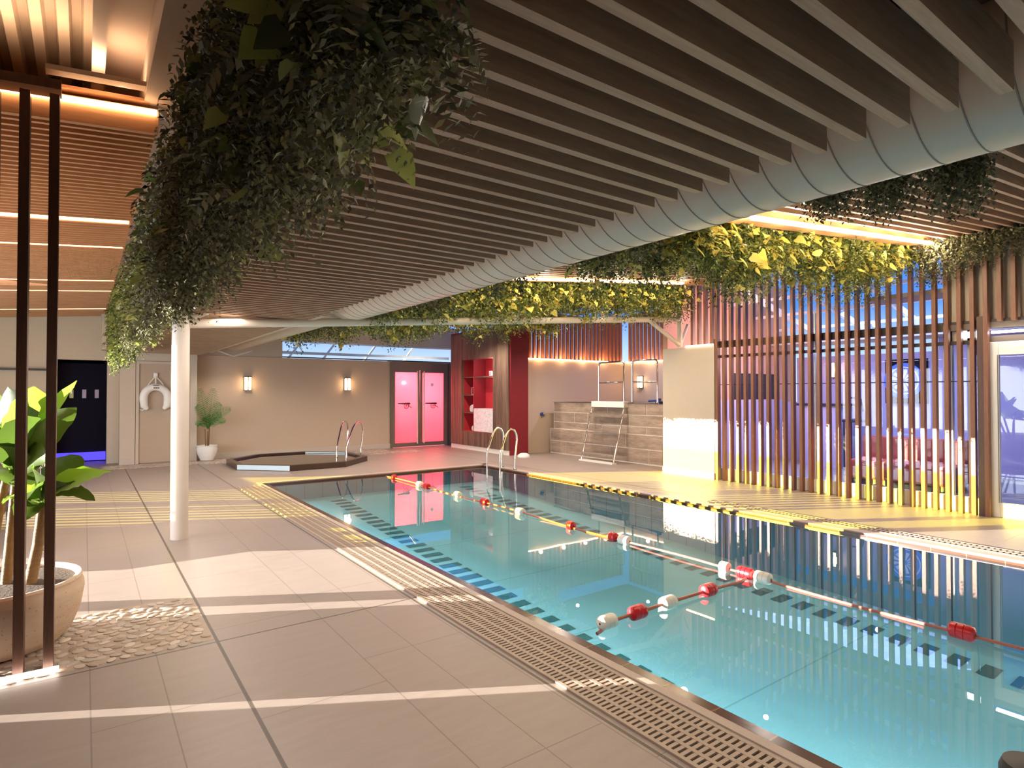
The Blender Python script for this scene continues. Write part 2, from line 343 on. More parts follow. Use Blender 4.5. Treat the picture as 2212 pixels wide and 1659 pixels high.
# ---------------------------------------------------------------- mesh helpers
class MB:
    def __init__(s): s.v = []; s.f = []
    def add(s, vs, fs):
        o = len(s.v); s.v += [tuple(a) for a in vs]; s.f += [tuple(i + o for i in f) for f in fs]; return s
    def box(s, x0, x1, y0, y1, z0, z1, k=0.0):
        # k = skew: z rises by k per unit of x
        if x0 > x1: x0, x1 = x1, x0
        if y0 > y1: y0, y1 = y1, y0
        vs = [(x, y, z + k * x) for z in (z0, z1) for y in (y0, y1) for x in (x0, x1)]
        return s.add(vs, [(0, 2, 3, 1), (4, 5, 7, 6), (0, 1, 5, 4), (2, 6, 7, 3), (0, 4, 6, 2), (1, 3, 7, 5)])
    def bar(s, p0, p1, w, h, up=(0, 0, 1)):
        p0, p1 = Vector(p0), Vector(p1); d = (p1 - p0).normalized(); a = d.cross(Vector(up)).normalized(); b = a.cross(d)
        vs = [p + a * i * w / 2 + b * j * h / 2 for p in (p0, p1) for (i, j) in ((-1, -1), (1, -1), (1, 1), (-1, 1))]
        return s.add(vs, [(0, 3, 2, 1), (4, 5, 6, 7), (0, 1, 5, 4), (1, 2, 6, 5), (2, 3, 7, 6), (3, 0, 4, 7)])
    def tube(s, path, r, n=10, caps=True):
        P = [Vector(p) for p in path]; R = r if isinstance(r, (list, tuple)) else [r] * len(P)
        rings = []; ref = None
        for i, p in enumerate(P):
            d = (P[min(i + 1, len(P) - 1)] - P[max(i - 1, 0)]).normalized()
            if ref is None:
                ref = Vector((0, 0, 1)) if abs(d.z) < 0.9 else Vector((1, 0, 0))
            a = (ref - d * ref.dot(d)).normalized(); ref = a; b = d.cross(a)
            rings.append([p + (a * math.cos(t) + b * math.sin(t)) * R[i] for t in [2 * math.pi * k / n for k in range(n)]])
        vs = [v for r_ in rings for v in r_]; fs = []
        for i in range(len(P) - 1):
            for k in range(n):
                fs.append((i * n + k, i * n + (k + 1) % n, (i + 1) * n + (k + 1) % n, (i + 1) * n + k))
        if caps: fs += [tuple(reversed(range(n))), tuple((len(P) - 1) * n + k for k in range(n))]
        return s.add(vs, fs)
    def lathe(s, prof, c=(0, 0, 0), n=32, axis='z'):
        vs = []; fs = []
        for (r, h) in prof:
            for k in range(n):
                t = 2 * math.pi * k / n; a, b = r * math.cos(t), r * math.sin(t)
                q = (a, b, h) if axis == 'z' else ((h, a, b) if axis == 'x' else (a, h, b))
                vs.append((q[0] + c[0], q[1] + c[1], q[2] + c[2]))
        for i in range(len(prof) - 1):
            for k in range(n): fs.append((i * n + k, i * n + (k + 1) % n, (i + 1) * n + (k + 1) % n, (i + 1) * n + k))
        return s.add(vs, fs)
    def prism(s, poly, z0, z1):
        n = len(poly); vs = [(x, y, z0) for x, y in poly] + [(x, y, z1) for x, y in poly]
        return s.add(vs, [tuple(reversed(range(n))), tuple(range(n, 2 * n))] + [(i, (i + 1) % n, n + (i + 1) % n, n + i) for i in range(n)])
    def quad(s, a, b, c, d): return s.add([a, b, c, d], [(0, 1, 2, 3)])
    def build(s, name, m, parent=None, smooth=False, bevel=0.0, kind=None):
        me = bpy.data.meshes.new(name); V = np.array(s.v, dtype=float)
        if parent is not None:
            org = world_loc(parent)
        else:
            mn, mx = V.min(0), V.max(0); org = Vector(((mn[0] + mx[0]) / 2, (mn[1] + mx[1]) / 2, mn[2]))
        V = V - np.array(org)
        me.from_pydata(V.tolist(), [], s.f); me.update()
        if smooth:
            for p in me.polygons: p.use_smooth = True
            try: me.set_sharp_from_angle(angle=math.radians(40))
            except Exception: pass
        me.materials.append(M[m] if isinstance(m, str) else m)
        o = bpy.data.objects.new(name, me); col.objects.link(o)
        if parent is not None: o.parent = parent
        else: o.location = org
        if bevel:
            b = o.modifiers.new('bevel', 'BEVEL'); b.width = bevel; b.segments = 2; b.limit_method = 'ANGLE'
        if kind: o['kind'] = kind
        return o

def world_loc(o):
    v = Vector(o.location); p = o.parent
    while p is not None: v = v + Vector(p.location); p = p.parent
    return v

def T(name, label, cat, loc, group=None):
    o = bpy.data.objects.new(name, None); col.objects.link(o); o.location = loc; o.empty_display_size = 0.1
    return tag(o, label, cat, group)
def tag(o, label, cat, group=None, kind=None):
    o['label'] = label; o['category'] = cat
    if group: o['group'] = group
    if kind: o['kind'] = kind
    return o
def copy_tree(o, parent=None):
    c = o.copy(); col.objects.link(c)
    if parent is not None: c.parent = parent
    for ch in list(o.children): copy_tree(ch, c)
    return c
def box(*a, **k): return MB().box(*a, **k)
def S(name, mb, m, **kw): return mb.build(name, m, kind='structure', **kw)
def arc(cx, cy, r, a0, a1, n): return [(cx + r * math.cos(math.radians(a0 + (a1 - a0) * i / n)), cy + r * math.sin(math.radians(a0 + (a1 - a0) * i / n))) for i in range(n + 1)]

# ================================================================= SETTING
PX0, PX1, PY0, PY1 = 2.56, 7.22, -3.2, 11.08
# deck with the pool opening
fl = MB()
fl.box(-5.6, PX0, -3.6, 17.2, -0.05, 0); fl.box(PX1, 15.2, -3.6, 17.2, -0.05, 0)
fl.box(PX0, PX1, PY1, 17.2, -0.05, 0); fl.box(PX0, PX1, -3.6, PY0, -0.05, 0)
S('floor', fl, 'floor')
def pz(y): return -0.96 + 0.055 * y
pl = MB().quad((PX0, PY0, pz(PY0)), (PX1, PY0, pz(PY0)), (PX1, PY1, pz(PY1)), (PX0, PY1, pz(PY1)))
S('pool_floor', pl, 'pool')
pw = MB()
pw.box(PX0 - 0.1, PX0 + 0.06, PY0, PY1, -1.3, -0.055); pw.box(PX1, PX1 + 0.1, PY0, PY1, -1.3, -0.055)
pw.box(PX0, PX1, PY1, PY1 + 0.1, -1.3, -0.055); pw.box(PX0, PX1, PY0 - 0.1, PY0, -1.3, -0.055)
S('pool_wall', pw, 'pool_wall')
S('pool_water', MB().quad((PX0 + .1, PY0, -0.035), (PX1, PY0, -0.035), (PX1, PY1, -0.035), (PX0 + .1, PY1, -0.035)), 'water')
ed = MB(); ed.box(PX0, PX0 + 0.10, PY0, PY1, -0.07, -0.012); ed.box(PX1 - 0.04, PX1, PY0, PY1, -0.07, -0.012); ed.box(PX0, PX1, PY1 - 0.04, PY1, -0.07, -0.012)
S('trim_1', ed, 'brown_tile')
cp = MB(); cp.box(2.50, PX0, PY0, PY1, 0.0, 0.006); cp.box(PX1, PX1 + .16, PY0, PY1 + .16, 0, 0.006); cp.box(2.50, PX1 + .16, PY1, PY1 + .16, 0, 0.006)
S('trim_2', cp, 'coping')
dm = MB()
for i in range(44):
    y = 0.3 + i * 0.24
    dm.add([(3.66, y, pz(y) + .004), (3.94, y, pz(y) + .004), (3.94, y + .13, pz(y + .13) + .004), (3.66, y + .13, pz(y + .13) + .004)], [(0, 1, 2, 3)])
    dm.add([(6.36, y, pz(y) + .004), (6.64, y, pz(y) + .004), (6.64, y + .13, pz(y + .13) + .004), (6.36, y + .13, pz(y + .13) + .004)], [(0, 1, 2, 3)])
S('pool_lane_marking', dm, 'pool_dash')

# walls
S('wall_back', box(2.14, 7.21, 16.05, 16.25, 0, 2.52), 'wall')
S('wall_back_right', box(7.21, 9.45, 16.05, 16.25, 2.50, 2.56), 'wall')
S('wall_back_left', MB().box(-5.6, -0.56, 16.6, 16.8, 0, 3.6).box(-0.56, 0.42, 16.6, 16.8, 2.29, 3.6).box(0.42, 0.64, 16.3, 16.8, 0, 3.6), 'wall_beige')
bw = MB(); bw.box(0.64, 0.93, 15.75, 16.6, 0, 2.55); bw.box(0.93, 2.02, 15.80, 16.6, 0, 2.55); bw.box(2.02, 2.16, 15.70, 16.6, 0, 2.55); bw.box(0.64, 2.02, 15.75, 15.80, 2.33, 2.55)
S('wall_back_door', bw, 'wall_beige')
S('wall_beam', box(0.3, 9.5, 16.0, 16.6, 2.98, 3.6), 'wall_beige')
S('wall_above_back', MB().box(0.7, 4.2, 16.1, 16.3, 2.52, 3.2).box(0.3, 2.16, 15.75, 16.1, 2.55, 3.2), 'wall_beige')
sk = MB(); sk.box(2.16, 7.21, 16.02, 16.05, 0, 0.13); sk.box(0.64, 0.93, 15.73, 15.75, 0, 0.13); sk.box(0.42, 0.64, 16.28, 16.3, 0, 0.13); sk.box(-5.6, -0.56, 16.58, 16.6, 0, 0.13)
S('baseboard_back', sk, 'skirting')
S('wall_right_far', box(9.4, 13.4, 12.5, 12.7, 0, 2.50), 'wall')
S('wall_right_side', box(13.2, 13.4, 8.0, 12.5, 0, 2.50), 'wall_beige')
S('wall_stub', box(9.45, 9.60, 6.70, 7.90, 0, 2.48), 'wall_beige')
S('baseboard_stub', box(9.43, 9.45, 6.70, 7.90, 0, 0.12), 'white_gloss')
S('wall_lounge_side', MB().box(9.6, 14.3, 7.90, 8.02, 0, 1.45).box(9.6, 14.3, 7.90, 8.02, 2.05, 2.75).box(9.6, 11.72, 7.90, 8.02, 1.45, 2.05).box(13.75, 14.3, 7.90, 8.02, 1.45, 2.05).box(9.6, 14.3, 8.0, 8.02, 2.75, 4.2), 'peach')
S('window_5', MB().box(11.72, 13.75, 7.97, 8.0, 1.45, 2.05).box(12.4, 12.44, 7.92, 7.97, 1.45, 2.05).box(13.1, 13.14, 7.92, 7.97, 1.45, 2.05), 'black')
S('wall_lounge_dado', box(9.7, 14.0, 7.86, 7.90, 0, 1.44), 'lilac')
S('wall_lounge_back', MB().box(14.0, 14.2, -1, 14, 0, 1.38).box(14.0, 14.2, -1, 4.66, 1.38, 3.0).box(14.0, 14.2, 4.66, 7.6, 1.38, 2.45), 'lilac')
S('wall_above_door', box(9.60, 9.75, -3.6, 3.12, 2.50, 4.6), 'wall_beige')
S('wall_right_near', box(9.58, 9.75, -3.6, 1.30, 0, 2.5), 'wall_beige')
# left and rear walls with window openings
lw = MB()
lw.box(-5.6, -5.45, -3.6, 4.6, 0, 4.2); lw.box(-5.6, -5.45, 0.4, 11.3, 2.95, 4.2); lw.box(-5.6, -5.45, 0.4, 10.5, 0, 0.25)
lw.box(-5.6, -5.45, 10.5, 11.8, 0, 1.02); lw.box(-5.6, -5.45, 11.3, 16.6, 3.05, 4.2); lw.box(-5.6, -5.45, 14.9, 16.6, 0, 1.02)
for y in (6.6, 8.6, 10.4): lw.box(-5.6, -5.45, y - .08, y + .08, 0.25, 2.95)
S('wall_left', lw, 'wall_beige')
rw = MB(); rw.box(-5.6, 9.6, -3.75, -3.6, 0, 4.6)
S('wall_rear', rw, 'wall_beige')
S('light_baffle_left', box(-5.45, -1.5, 4.34, 4.46, 0, 3.2), 'wall_beige')  # unseen baffle added to keep window light off the near deck
S('sun_tint_pane', box(-5.54, -5.53, 10.5, 16.55, 0.0, 2.46), 'tint')  # unseen pane added to tint the lower sunbeam yellow
sb = MB()
y = 11.82
while y < 14.85:
    sb.box(-5.44, -5.38, y, y + 0.080, 0, 3.05); y += 0.20
sb.box(-5.44, -5.38, 13.35, 13.58, 0, 3.05)
S('window_2', sb, 'white_gloss')
S('sun_blocker_wall', box(-10, 2.2, 20.0, 20.3, 0, 9), 'wall_beige')  # unseen block added to stop sun coming through the clerestory
S('lawn', box(-60, -5.7, -40, 60, -0.12, -0.06), 'grass')

# roof deck, corrugated on the left
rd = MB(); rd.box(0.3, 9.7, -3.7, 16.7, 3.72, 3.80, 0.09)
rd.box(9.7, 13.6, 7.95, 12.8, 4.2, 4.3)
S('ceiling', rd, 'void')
cr = MB(); xs = []; x = -5.6; prof = []
while x < 0.30:
    for dx, dz in ((0, 0), (0.045, 0), (0.058, 0.06), (0.105, 0.06), (0.118, 0.0)): prof.append((x + dx, 3.85 + dz + 0.09 * (x + dx)))
    x += 0.13
for i in range(len(prof) - 1):
    (a, za), (b, zb) = prof[i], prof[i + 1]
    if b - a < 1e-4: continue
    cr.quad((a, -3.7, za), (b, -3.7, zb), (b, 16.7, zb), (a, 16.7, za))
S('ceiling_corrugated', cr, 'deck')
S('ceiling_trim_beam', MB().box(0.02, 0.09, -3.6, 16.5, 3.66, 3.86).box(0.09, 0.30, -3.6, 16.5, 3.80, 3.86), 'bulkhead')
S('ceiling_bulkhead', MB().box(0.54, 0.58, -3.6, 15.7, 2.66, 3.85).box(0.30, 0.54, -3.6, 16.4, 3.50, 3.95), 'bulkhead')
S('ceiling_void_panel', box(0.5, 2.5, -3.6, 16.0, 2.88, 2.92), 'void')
S('ceiling_bulkhead_far', MB().box(2.24, 2.30, 6.9, 14.6, 2.50, 2.95).box(2.30, 2.55, 6.9, 14.6, 2.60, 2.95), 'bulkhead')

# clerestory glazing
S('window_3', box(4.2, 9.3, 16.12, 16.14, 2.56, 2.98), 'glass')
S('trim_3', MB().box(4.2, 9.3, 16.05, 16.10, 2.53, 2.56), 'dark')
cb = MB()
for x in (4.6, 5.6, 6.9, 8.2): cb.bar((x, 17.6, 2.4), (x + .9, 17.6, 3.6), 0.05, 0.05)
cb.box(3.5, 10, 17.5, 17.6, 2.72, 2.80)
S('clerestory_roof_truss', cb, 'white_gloss')
# plunge area screens look into the sky; a pale wall beyond
# lounge roof glazing bars
lb = MB()
for y in np.arange(-0.5, 8.0, 1.1): lb.bar((9.7, y, 4.1), (14.2, y, 3.0), 0.06, 0.12)
for k in range(5): lb.box(9.9 + k * 0.95, 9.96 + k * 0.95, -1, 8, 4.02 - 0.232 * k, 4.08 - 0.232 * k)
S('ceiling_lounge_bars', lb, 'white_gloss')
S('ceiling_lounge_soffit', MB().box(13.2, 14.2, -1, 8, 2.72, 2.80).box(9.7, 10.3, -1, 4.2, 3.0, 3.06), 'wall_beige')

# ================================================================= SLATTED CANOPIES
def slats(name, m, x0, x1, y0, y1, z, k, pitch, w, h, parent=None):
    b = MB(); y = y0
    while y < y1:
        b.box(x0, x1, y, y + w, z, z + h, k); y += pitch
    return b.build(name, m, parent)
c1 = T('slatted_ceiling_canopy', 'long low flat canopy of brown timber slats beside the white duct', 'ceiling canopy', (1.4, 7.4, 2.5))
slats('slat_panel', 'slat', 0.53, 2.235, -1.1, 15.72, 2.50, 0, 0.137, 0.036, 0.15, c1)
MB().box(0.9, 0.95, -1.1, 15.7, 2.65, 2.70).box(1.8, 1.85, -1.1, 15.7, 2.65, 2.70).build('cross_rail', 'dark', c1)
KL, ZL = 0.09, 3.33
c2 = T('slatted_ceiling_canopy', 'glowing orange timber slat canopy over the large banana plant', 'ceiling canopy', (-1.3, 10.5, 3.3))
slats('slat_panel', 'slat_orange', -3.0, 0.38, 4.75, 16.5, ZL, KL, 0.105, 0.030, 0.08, c2)
MB().box(-3.0, 0.38, 4.50, 4.54, ZL - 0.06, ZL + 0.10, KL).box(-3.0, 0.38, 4.54, 4.72, ZL + .02, ZL + .05, KL).build('fascia', 'slat_orange', c2)
MB().box(-3.0, 0.40, 4.50, 16.55, ZL + 0.14, ZL + 0.16, KL).build('backing_board', 'slat_orange', c2)
for yy in (7.30, 8.58, 11.2, 12.35, 15.0):
    MB().box(-3.0, 0.36, yy - .035, yy + .035, ZL + 0.0, ZL + 0.02, KL).build('light_slot', 'led_soft', c2)
ls = tag(MB().box(-3.0, 0.37, 4.475, 4.498, ZL + 0.055, ZL + 0.085, KL).build('led_strip', 'led'), 'bright LED strip along the front edge of the orange slat canopy', 'light strip')
tr = MB(); tr.box(-0.2, 0.62, 4.34, 4.42, ZL + 0.17, ZL + 0.20, KL)
tag(tr.build('cable_tray', 'bulkhead'), 'thin beige tray running from the brown screen beam to the hanging plants', 'tray')
tag(MB().tube([(0.37, 4.40, 3.43), (0.42, 4.38, 3.42), (0.44, 4.38, 3.38), (0.41, 4.38, 3.36), (0.38, 4.39, 3.40)], 0.006, 8).build('cable', 'white', smooth=True), 'short white cable looped at the end of the bright LED strip', 'cable')
KR, ZR = 0.091, 2.785
def right_canopy(label, y0, y1):
    c = T('slatted_ceiling_canopy', label, 'ceiling canopy', (6.2, (y0 + y1) / 2, 3.3), 'raised slat canopies above the pool')
    slats('slat_panel', 'slat', 3.0, 9.42, y0, y1, ZR, KR, 0.137, 0.034, 0.10, c)
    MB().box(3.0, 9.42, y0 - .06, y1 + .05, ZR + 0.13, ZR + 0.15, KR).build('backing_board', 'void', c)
    return c
right_canopy('raised slat canopy at the upper right, nearest the duct end', -1.6, 3.0)
right_canopy('raised slat canopy seen between the two hanging plant rows', 4.1, 6.66)
right_canopy('raised slat canopy behind the middle plant row', 8.0, 10.5)
def trough(y0, y1): return MB().box(3.1, 9.42, y0, y1, ZR - 0.02, ZR + 0.14, KR)
S('ceiling_beam', trough(3.16, 3.34), 'slat_orange')
S('ceiling_beam', trough(6.76, 6.94), 'slat_orange')
tag(MB().box(5.0, 9.38, 3.10, 3.15, ZR - 0.035, ZR + 0.0, KR).build('led_strip', 'led'), 'LED strip above the plants nearest the vertical batten screen', 'light strip')
tag(MB().box(4.8, 8.6, 6.70, 6.75, ZR - 0.035, ZR + 0.0, KR).build('led_strip', 'led'), 'thin LED strip seen in the gap between the plant rows', 'light strip')

# ================================================================= DUCT, TRUSS, COLUMN
DX, DZ, DR = 2.72, 2.845, 0.335
d = T('ventilation_duct', 'large white round duct running the length of the pool edge', 'duct', (DX, 3.0, DZ - DR))
MB().lathe([(0.02, -3.4), (DR, -3.4), (DR, 7.10), (DR - .01, 7.12), (0.02, 7.12)], (DX, 0, DZ), 48, 'y').build('duct_body', 'duct', d, smooth=True)
rg = MB(); y = -0.9
while y < 7.05:
    rg.lathe([(DR - .002, y - .004), (DR + .003, y - .002), (DR + .003, y + .002), (DR - .002, y + .004)], (DX, 0, DZ), 48, 'y'); y += 0.15
rg.build('seam', 'ring', d, smooth=True)
MB().lathe([(0.02, 7.12), (0.30, 7.12), (0.30, 14.4), (0.28, 14.5), (0.02, 14.5)], (2.72, 0, DZ), 40, 'y').build('plain_sleeve', 'bulkhead', d, smooth=True)

co = T('support_column', 'round off-white steel column standing on the deck', 'column', (0.86, 7.45, 0))
MB().lathe([(0.0, 0), (0.088, 0), (0.088, 2.55), (0.0, 2.55)], (0.86, 7.45, 0), 40).build('shaft', 'column_paint', co, smooth=True)
tz = lambda x: 2.37 + 0.079 * (x - 0.92)
def V(x, z): return (x, 7.45, z)
t = T('roof_truss', 'white tubular roof truss from the round column to the beige partition', 'truss', (5.2, 7.45, 2.3))
MB().tube([V(0.90, tz(.9)), V(9.44, tz(9.44))], 0.052, 16).build('bottom_chord', 'steel_paint', t, smooth=True)
MB().tube([V(0.9, 3.35), V(9.5, 4.1)], 0.055, 12).build('top_chord', 'steel_paint', t, smooth=True)
for a, b, r in [((0.92, 2.42), (1.75, 2.85), .040), ((2.99, tz(2.99)), (2.35, 2.95), .034), ((2.99, tz(2.99)), (3.9, 3.0), .034),
             ((5.22, tz(5.2)), (4.8, 3.1), .030), ((5.22, tz(5.2)), (6.0, 3.05), .030), ((7.42, tz(7.4)), (7.0, 3.25), .030), ((7.42, tz(7.4)), (8.1, 3.2), .030),
             ((8.5, 2.97), (9.38, 2.55), .040), ((9.40, 3.75), (9.42, 2.50), .05), ((9.66, 2.95), (9.44, 2.55), .03), ((0.95, 2.42), (0.86, 2.2), .03)]:
    MB().tube([V(*a), V(*b)], r, 12).build('strut', 'steel_paint', t, smooth=True)
t2 = T('roof_brace', 'small white V-shaped brace under the far end of the duct', 'brace', (2.9, 15.2, 2.45))
MB().tube([(2.45, 15.2, 2.62), (2.85, 15.2, 2.47)], .022, 10).build('strut', 'steel_paint', t2, smooth=True)
MB().tube([(3.25, 15.2, 2.62), (2.85, 15.2, 2.47)], .022, 10).build('strut', 'steel_paint', t2, smooth=True)

# ================================================================= RIGHT BATTEN SCREEN, GLAZING, LOUNGE
sc = T('batten_screen', 'tall screen of vertical brown timber battens along the pool deck', 'screen', (9.5, 4.7, 0))
def batten(y, z0, z1, first=[None], w=0.050, dpt=0.085, x=9.50):
    key = (z0, z1)
    if first[0] is None: first[0] = {}
    if key not in first[0]:
        o = MB().box(x - dpt / 2, x + dpt / 2, y - w / 2, y + w / 2, z0, z1).build('batten', 'batten', sc, bevel=0.003)
        first[0][key] = (o, y); return o
    o0, y0 = first[0][key]
    c = o0.copy(); col.objects.link(c); c.location = (o0.location[0], o0.location[1] + (y - y0), o0.location[2]); return c
yb = 6.66; nb = 0
while yb > 2.62:
    batten(yb, 0.0, 3.75); yb -= 0.144; nb += 1
while yb > 0.6:
    batten(yb, 2.52, 3.75); yb -= 0.144
MB().box(9.46, 9.56, 2.64, 2.72, 0, 2.6).build('end_post', 'post', sc)
MB().box(9.46, 9.56, 6.64, 6.72, 0, 2.6).build('end_post', 'post', sc)
MB().box(9.545, 9.60, 0.6, 6.7, 2.44, 2.56).build('top_rail', 'dark', sc)
MB().box(9.545, 9.58, 2.66, 6.7, 2.25, 2.30).build('middle_rail', 'dark', sc)
MB().tube([(9.56, 2.66, 1.755), (9.56, 6.7, 1.755)], .007, 6).build('tension_wire', 'dark', sc)
# glazing behind the screen
gw = T('glazed_partition', 'clear glass wall with pale frames behind the batten screen', 'glass wall', (9.68, 4.7, 0))
fr = MB(); fr.box(9.64, 9.72, 2.66, 6.70, 0, 0.20)
for y, w in ((6.64, .05), (6.36, .03), (5.0, .07), (4.93, .02), (3.1, .10), (2.85, .05)): fr.box(9.64, 9.72, y - w / 2, y + w / 2, 0.2, 2.9)
fr.build('frame', 'white_gloss', gw)
MB().box(9.675, 9.685, 2.66, 6.70, 0.2, 2.44).build('pane', 'glass', gw)
S('wall_glazing_head', MB().box(9.64, 9.74, 2.66, 3.15, 2.30, 3.9), 'wall_beige')
# glazed door on the right
dr = T('door_1', 'wide white-framed glazed door at the right edge of the batten screen', 'door', (9.60, 1.9, 0)); dr['kind'] = 'structure'
f = MB(); f.box(9.55, 9.62, 2.52, 2.64, 0, 2.26); f.box(9.55, 9.62, 1.30, 1.42, 0, 2.26); f.box(9.55, 9.62, 1.42, 2.52, 0, 0.19); f.box(9.55, 9.62, 1.42, 2.52, 2.09, 2.26)
f.build('frame', 'white_gloss', dr, bevel=.004)
MB().box(9.58, 9.59, 1.42, 2.52, 0.19, 2.09).build('pane', 'glass', dr)
MB().box(9.54, 9.545, 2.525, 2.53, 0.19, 2.09).build('seal', 'dark', dr)
S('trim_4', MB().box(9.56, 9.64, 1.2, 2.66, 2.26, 2.34).box(9.54, 9.60, 1.0, 3.12, 2.44, 2.52), 'bronze')
tag(MB().box(9.50, 9.56, 1.3, 2.58, 2.37, 2.40).build('strip_light', 'lamp_white'), 'white strip light above the glazed door', 'strip light')
tag(MB().box(9.62, 9.64, 2.72, 2.95, 2.34, 2.42).build('emergency_light', 'lamp_white'), 'small white light between the last battens of the tall screen', 'light')
sp = T('wall_speaker', 'small black fixture mounted high behind the last battens', 'fixture', (9.62, 2.80, 2.1))
MB().box(9.58, 9.63, 2.76, 2.83, 2.10, 2.26).build('housing', 'black', sp, bevel=.01)
MB().tube([(9.63, 2.80, 2.2), (9.66, 2.80, 2.25)], .012, 8).build('bracket', 'black', sp)

# lounge contents
ar = T('wall_artwork', 'dark square panel with a round blue and white emblem on the lounge wall', 'artwork', (13.98, 5.22, 1.38))
MB().box(13.93, 14.0, 4.84, 5.62, 1.38, 2.31).build('panel', 'navy', ar)
MB().lathe([(0.0, 13.90), (0.37, 13.90), (0.37, 13.93), (0.0, 13.93)], (0, 5.26, 1.86), 48, 'x').build('blue_disc', 'blue_art', ar)
MB().lathe([(0.27, 13.885), (0.29, 13.885), (0.29, 13.90), (0.27, 13.90)], (0, 5.26, 1.86), 48, 'x').build('white_ring', 'white', ar)
wd = MB()
for k in range(12):
    a = math.radians(30 * k + 5); b = math.radians(30 * k + 23)
    wd.add([(13.88, 5.26 + .05 * math.cos(a), 1.86 + .05 * math.sin(a)), (13.88, 5.26 + .22 * math.cos(a), 1.86 + .22 * math.sin(a)),
            (13.88, 5.26 + .22 * math.cos(b), 1.86 + .22 * math.sin(b)), (13.88, 5.26 + .05 * math.cos(b), 1.86 + .05 * math.sin(b))], [(0, 3, 2, 1)])
wd.build('white_rays', 'white', ar)
ct = T('bar_counter', 'dark topped lounge counter beside the round emblem panel', 'counter', (13.2, 6.55, 0))
MB().box(13.0, 13.6, 6.1, 7.0, 0, 1.32).build('counter_body', 'lilac', ct)
MB().box(12.95, 13.65, 6.05, 7.05, 1.32, 1.37).build('worktop', 'black', ct)
ch = T('bar_chair', 'bar chair with an open black frame back beside the lounge counter', 'chair', (12.9, 5.75, 0))
MB().tube([(12.9, 5.62, 1.22), (12.9, 5.66, 1.46), (12.9, 5.70, 1.50), (12.9, 5.86, 1.50), (12.9, 5.90, 1.46), (12.9, 5.94, 1.22)], .018, 8).build('backrest', 'black', ch, smooth=True)
MB().box(12.72, 13.1, 5.6, 5.96, 1.0, 1.05).build('seat', 'black', ch, bevel=.01)
for sx_ in (12.75, 13.07):
    for sy_ in (5.63, 5.93): MB().tube([(sx_, sy_, 0), (sx_, sy_, 1.0)], .014, 8).build('leg', 'black', ch)
sf = T('lounge_sofa', 'low red upholstered bench behind the batten screen', 'sofa', (11.4, 4.2, 0))
MB().box(11.1, 11.7, 3.5, 5.1, 0.10, 0.42).build('seat', 'sofa', sf, bevel=.03)
MB().box(11.65, 11.85, 3.5, 5.1, 0.10, 0.82).build('backrest', 'sofa', sf, bevel=.03)
MB().box(11.12, 11.8, 3.55, 5.05, 0.0, 0.10).build('plinth', 'black', sf)
for yy, xx, zz, lb_ in ((6.05, 11.8, 1.30, 'small white globe lamp hanging in the lounge beside the counter'), (5.6, 10.9, 0.62, 'bright white table lamp low behind the middle battens'), (5.25, 12.6, 2.95, 'white pendant lamp high in the lounge roof')):
    g = T('globe_lamp', lb_, 'lamp', (xx, yy, zz), 'white globe lamps in the lounge')
    if zz < 1: MB().tube([(xx, yy, 0), (xx, yy, zz)], .012, 8).build('stem', 'white', g); MB().lathe([(0, 0), (.12, 0), (.12, .02), (0, .02)], (xx, yy, 0), 20).build('base', 'white', g)
    else: MB().tube([(xx, yy, zz), (xx, yy, 4.1 - .244 * (xx - 9.7))], .006, 6).build('cord', 'white', g)
    MB().lathe([(0.001, -.06), (.04, -.045), (.06, 0), (.04, .045), (.001, .06)], (xx, yy, zz), 16).build('globe', 'lamp_white', g, smooth=True)
def sconce(label, loc, axis, grp='wall lamps'):
    s = T('wall_lamp', label, 'wall lamp', loc, grp)
    x, y, z = loc
    def bx(u0, u1, d0, d1, z0, z1):
        return MB().box(x + u0, x + u1, y - d1, y - d0, z + z0, z + z1) if axis == 'y' else MB().box(x - d1, x - d0, y + u0, y + u1, z + z0, z + z1)
    b = bx(-.085, .085, 0, .03, 0, .36); b.build('back_plate', 'bronze', s)
    for u in (-.045, .045):
        bx(u - .030, u + .030, .035, .09, .02, .34).build('glowing_tube', 'lamp', s, bevel=.01)
    bx(-.085, .085, .03, .10, 0, .02).build('cap', 'bronze', s)
    bx(-.085, .085, .03, .10, .34, .36).build('cap', 'bronze', s)
    bx(-.01, .01, .03, .095, .02, .34).build('divider', 'bronze', s)
    dl = bpy.data.lights.new('wall_lamp_light', 'POINT'); dl.energy = 3.0; dl.color = (1, .55, .25); dl.shadow_soft_size = .08
    lo = bpy.data.objects.new('wall_lamp_light', dl); col.objects.link(lo); lo.location = (x, y - .14, z + .18) if axis == 'y' else (x - .14, y, z + .18)
    return s
sconce('warm glowing wall lamp above the potted palm side of the back wall', (3.34, 16.05, 1.66), 'y')
sconce('warm glowing wall lamp near the red glass doors', (5.92, 16.05, 1.66), 'y')
sconce('warm glowing wall lamp behind the steel guard rails', (13.2, 11.83, 1.74), 'x')
sconce('warm glowing wall lamp inside the lounge behind the battens', (14.0, 6.66, 1.95), 'x')

